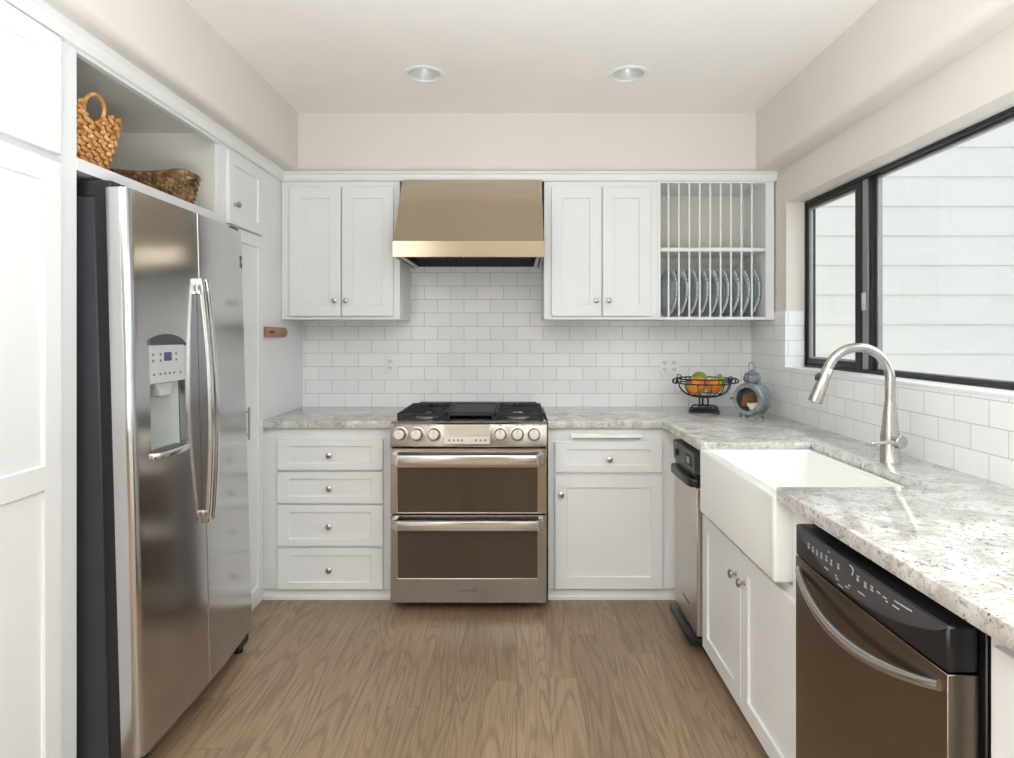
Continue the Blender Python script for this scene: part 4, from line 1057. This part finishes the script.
# keepsakes inside the lantern
b = nb()
for i in range(9):
    t_ = i/8
    for k in range(9):
        a = 2*PI*k/9+i*0.35; r = 0.022*math.sin(PI*(0.12+0.8*t_)); ball(b, (r*math.cos(a), r*math.sin(a), 0.058*t_), 0.0075, 0.0075, 0.004, 8, 6)
lathe(b, [(0, 0.0), (0.015, 0.008), (0.018, 0.028), (0.010, 0.05), (0, 0.058)], (0, 0, 0), (0, 0, 1), 14)
bmesh.ops.transform(b, matrix=LT @ Matrix.Translation((-0.036, -0.012, 0.058)) @ Matrix.Rotation(0.75, 4, 'Y') @ Matrix.Scale(1.25, 4), verts=b.verts)
tag(link('pinecone', b, 'cone'), 'brown pinecone lying inside the round grey lantern', 'pinecone')
b = nb(); n = 40
pts = [(0.010*(1-k/n)*math.cos(k*0.7), 0.010*(1-k/n)*math.sin(k*0.7), 0.05*k/n) for k in range(n+1)]
tube(b, pts, 0.01, 8, radii=[0.0125*(1-k/n)+0.001 for k in range(n+1)])
bmesh.ops.transform(b, matrix=LT @ Matrix.Translation((0.032, -0.034, 0.053)) @ Matrix.Rotation(-1.15, 4, 'Y') @ Matrix.Scale(1.15, 4), verts=b.verts)
tag(link('spiral_seashell', b, 'shell'), 'small white spiral seashell at the front inside the round lantern', 'shell')
b = nb()
for k in range(13):
    a = PI*(0.1+0.8*k/12); tube(b, [(0, 0, 0), (0.030*math.cos(a), 0.004, 0.030*math.sin(a)), (0.048*math.cos(a), 0.0, 0.048*math.sin(a))], 0.006, 7, radii=[0.003, 0.006, 0.0068])
bmesh.ops.transform(b, matrix=LT @ Matrix.Translation((0.012, 0.030, 0.055)) @ Matrix.Scale(1.12, 4), verts=b.verts)
tag(link('scallop_shell', b, 'shell'), 'pale fan shell leaning at the back inside the round lantern', 'shell')

# ---------------------------------------------------------------- baskets in the niche
def rounded_rect(hx, hy, r, n):
    pts = []
    for cx, cy, a0 in ((hx-r, hy-r, 0), (-hx+r, hy-r, PI/2), (-hx+r, -hy+r, PI), (hx-r, -hy+r, 3*PI/2)):
        for k in range(n): 
            a = a0+PI/2*k/(n-1); pts.append((cx+r*math.cos(a), cy+r*math.sin(a)))
    return pts
def resample(pts, m):
    P = [Vector((x, y, 0)) for x, y in pts]; L = [0]
    for i in range(len(P)): L.append(L[-1]+(P[(i+1) % len(P)]-P[i]).length)
    out = []
    for k in range(m):
        s = L[-1]*k/m; i = max(j for j in range(len(P)) if L[j] <= s); f = (s-L[i])/max(1e-9, L[i+1]-L[i]); out.append(P[i].lerp(P[(i+1) % len(P)], f))
    return out
def basket(cx, cy, z0, hb, ht, H, rowh, strand, m, hole, dip=None, zf=1.0):
    """rows of plaited strands; hb/ht half sizes at bottom and top; hole(face coordinate u along Y, z)-> True where the opening is"""
    b = nb(); rows = int(H/rowh)
    for i in range(rows+1):
        t_ = i/rows; hx = hb[0]+(ht[0]-hb[0])*t_; hy = hb[1]+(ht[1]-hb[1])*t_
        loop = resample(rounded_rect(hx, hy, min(hx, hy)*0.28, 6), m)
        for k in range(m):
            p = loop[k]; q = loop[(k+1) % m]; zz = z0+strand*0.8+(H-strand*1.6)*t_
            if dip: zz += dip(p.x, p.y, t_)
            mid_ = (p+q)/2
            if hole and hole(mid_.x, mid_.y, zz-z0): continue
            d = q-p; L_ = d.length
            nrm = Vector((d.y, -d.x, 0)).normalized()
            off = 0.0032 if (k+i) % 2 else -0.0032
            bb = nb(); bmesh.ops.create_uvsphere(bb, u_segments=8, v_segments=6, radius=1.0)
            rot = Matrix(((d.x/L_, nrm.x, 0, 0), (d.y/L_, nrm.y, 0, 0), (0, 0, 1, 0), (0, 0, 0, 1)))
            tilt = Matrix.Rotation((0.38 if i % 2 else -0.38)+random.uniform(-0.1, 0.1), 4, 'Y')
            mt = Matrix.Translation((cx+mid_.x+nrm.x*off, cy+mid_.y+nrm.y*off, zz)) @ rot @ tilt @ Matrix.Diagonal((L_*random.uniform(0.56, 0.66), strand*random.uniform(0.42, 0.62), rowh*zf*random.uniform(0.44, 0.54), 1))
            merge(b, bb, mt)
    # floor of the basket
    lo = resample(rounded_rect(hb[0], hb[1], min(hb)*0.45, 6), m)
    bb = nb(); A = [bb.verts.new((cx+p.x*0.97, cy+p.y*0.97, z0)) for p in lo]; B_ = [bb.verts.new((cx+p.x*0.97, cy+p.y*0.97, z0+0.008)) for p in lo]
    bb.faces.new(A); bb.faces.new(B_)
    for k in range(m): bb.faces.new([A[k], A[(k+1) % m], B_[(k+1) % m], B_[k]])
    merge(b, bb)
    # inner lining so that the weave is not see-through
    return b
SH = NZ0+0.0004
B1 = (-1.437, 2.031)
b1 = thing('basket', 'golden woven tote basket with round handle holes, left in the niche', 'basket', (B1[0], B1[1], SH))
hole1 = lambda x, y, zz: abs(x) > 0.055 and ((y+0.014)/0.049)**2+((zz-0.195)/0.043)**2 < 1
b = basket(B1[0], B1[1], SH, (0.080, 0.078), (0.100, 0.138), 0.206, 0.0160, 0.0150, 30, hole1)
link('woven_body', b, 'rush', b1)
for s in (-1, 1):
    b = nb(); pts = []
    for k in range(25):
        a = 2*PI*k/24
        pts.append((B1[0]+s*(0.094+0.008*math.sin(a)), B1[1]-0.014+0.047*math.cos(a), SH+0.195+0.043*math.sin(a)))
    tube(b, pts[:-1], 0.0062, 8, closed=True); link('handle', b, 'rush', b1)
B2 = (-1.475, 2.590)
b2 = thing('basket', 'low dark brown wicker basket lying right in the niche', 'basket', (B2[0], B2[1], SH))
hole2 = lambda x, y, zz: abs(x) > 0.115 and abs(y) < 0.036 and 0.072 < zz < 0.114
dip = lambda x, y, t_: -0.014*t_*(1-(x/0.15)**2)
b = basket(B2[0], B2[1], SH, (0.125, 0.058), (0.150, 0.078), 0.134, 0.0115, 0.012, 46, hole2, dip, 1.3)
link('woven_body', b, 'willow', b2)
b = nb(); lo = resample(rounded_rect(0.151, 0.079, 0.035, 6), 60)
tube(b, [(B2[0]+p.x, B2[1]+p.y, SH+0.132+dip(p.x, p.y, 1)) for p in lo], 0.007, 8, closed=True); link('rim', b, 'willow', b2)
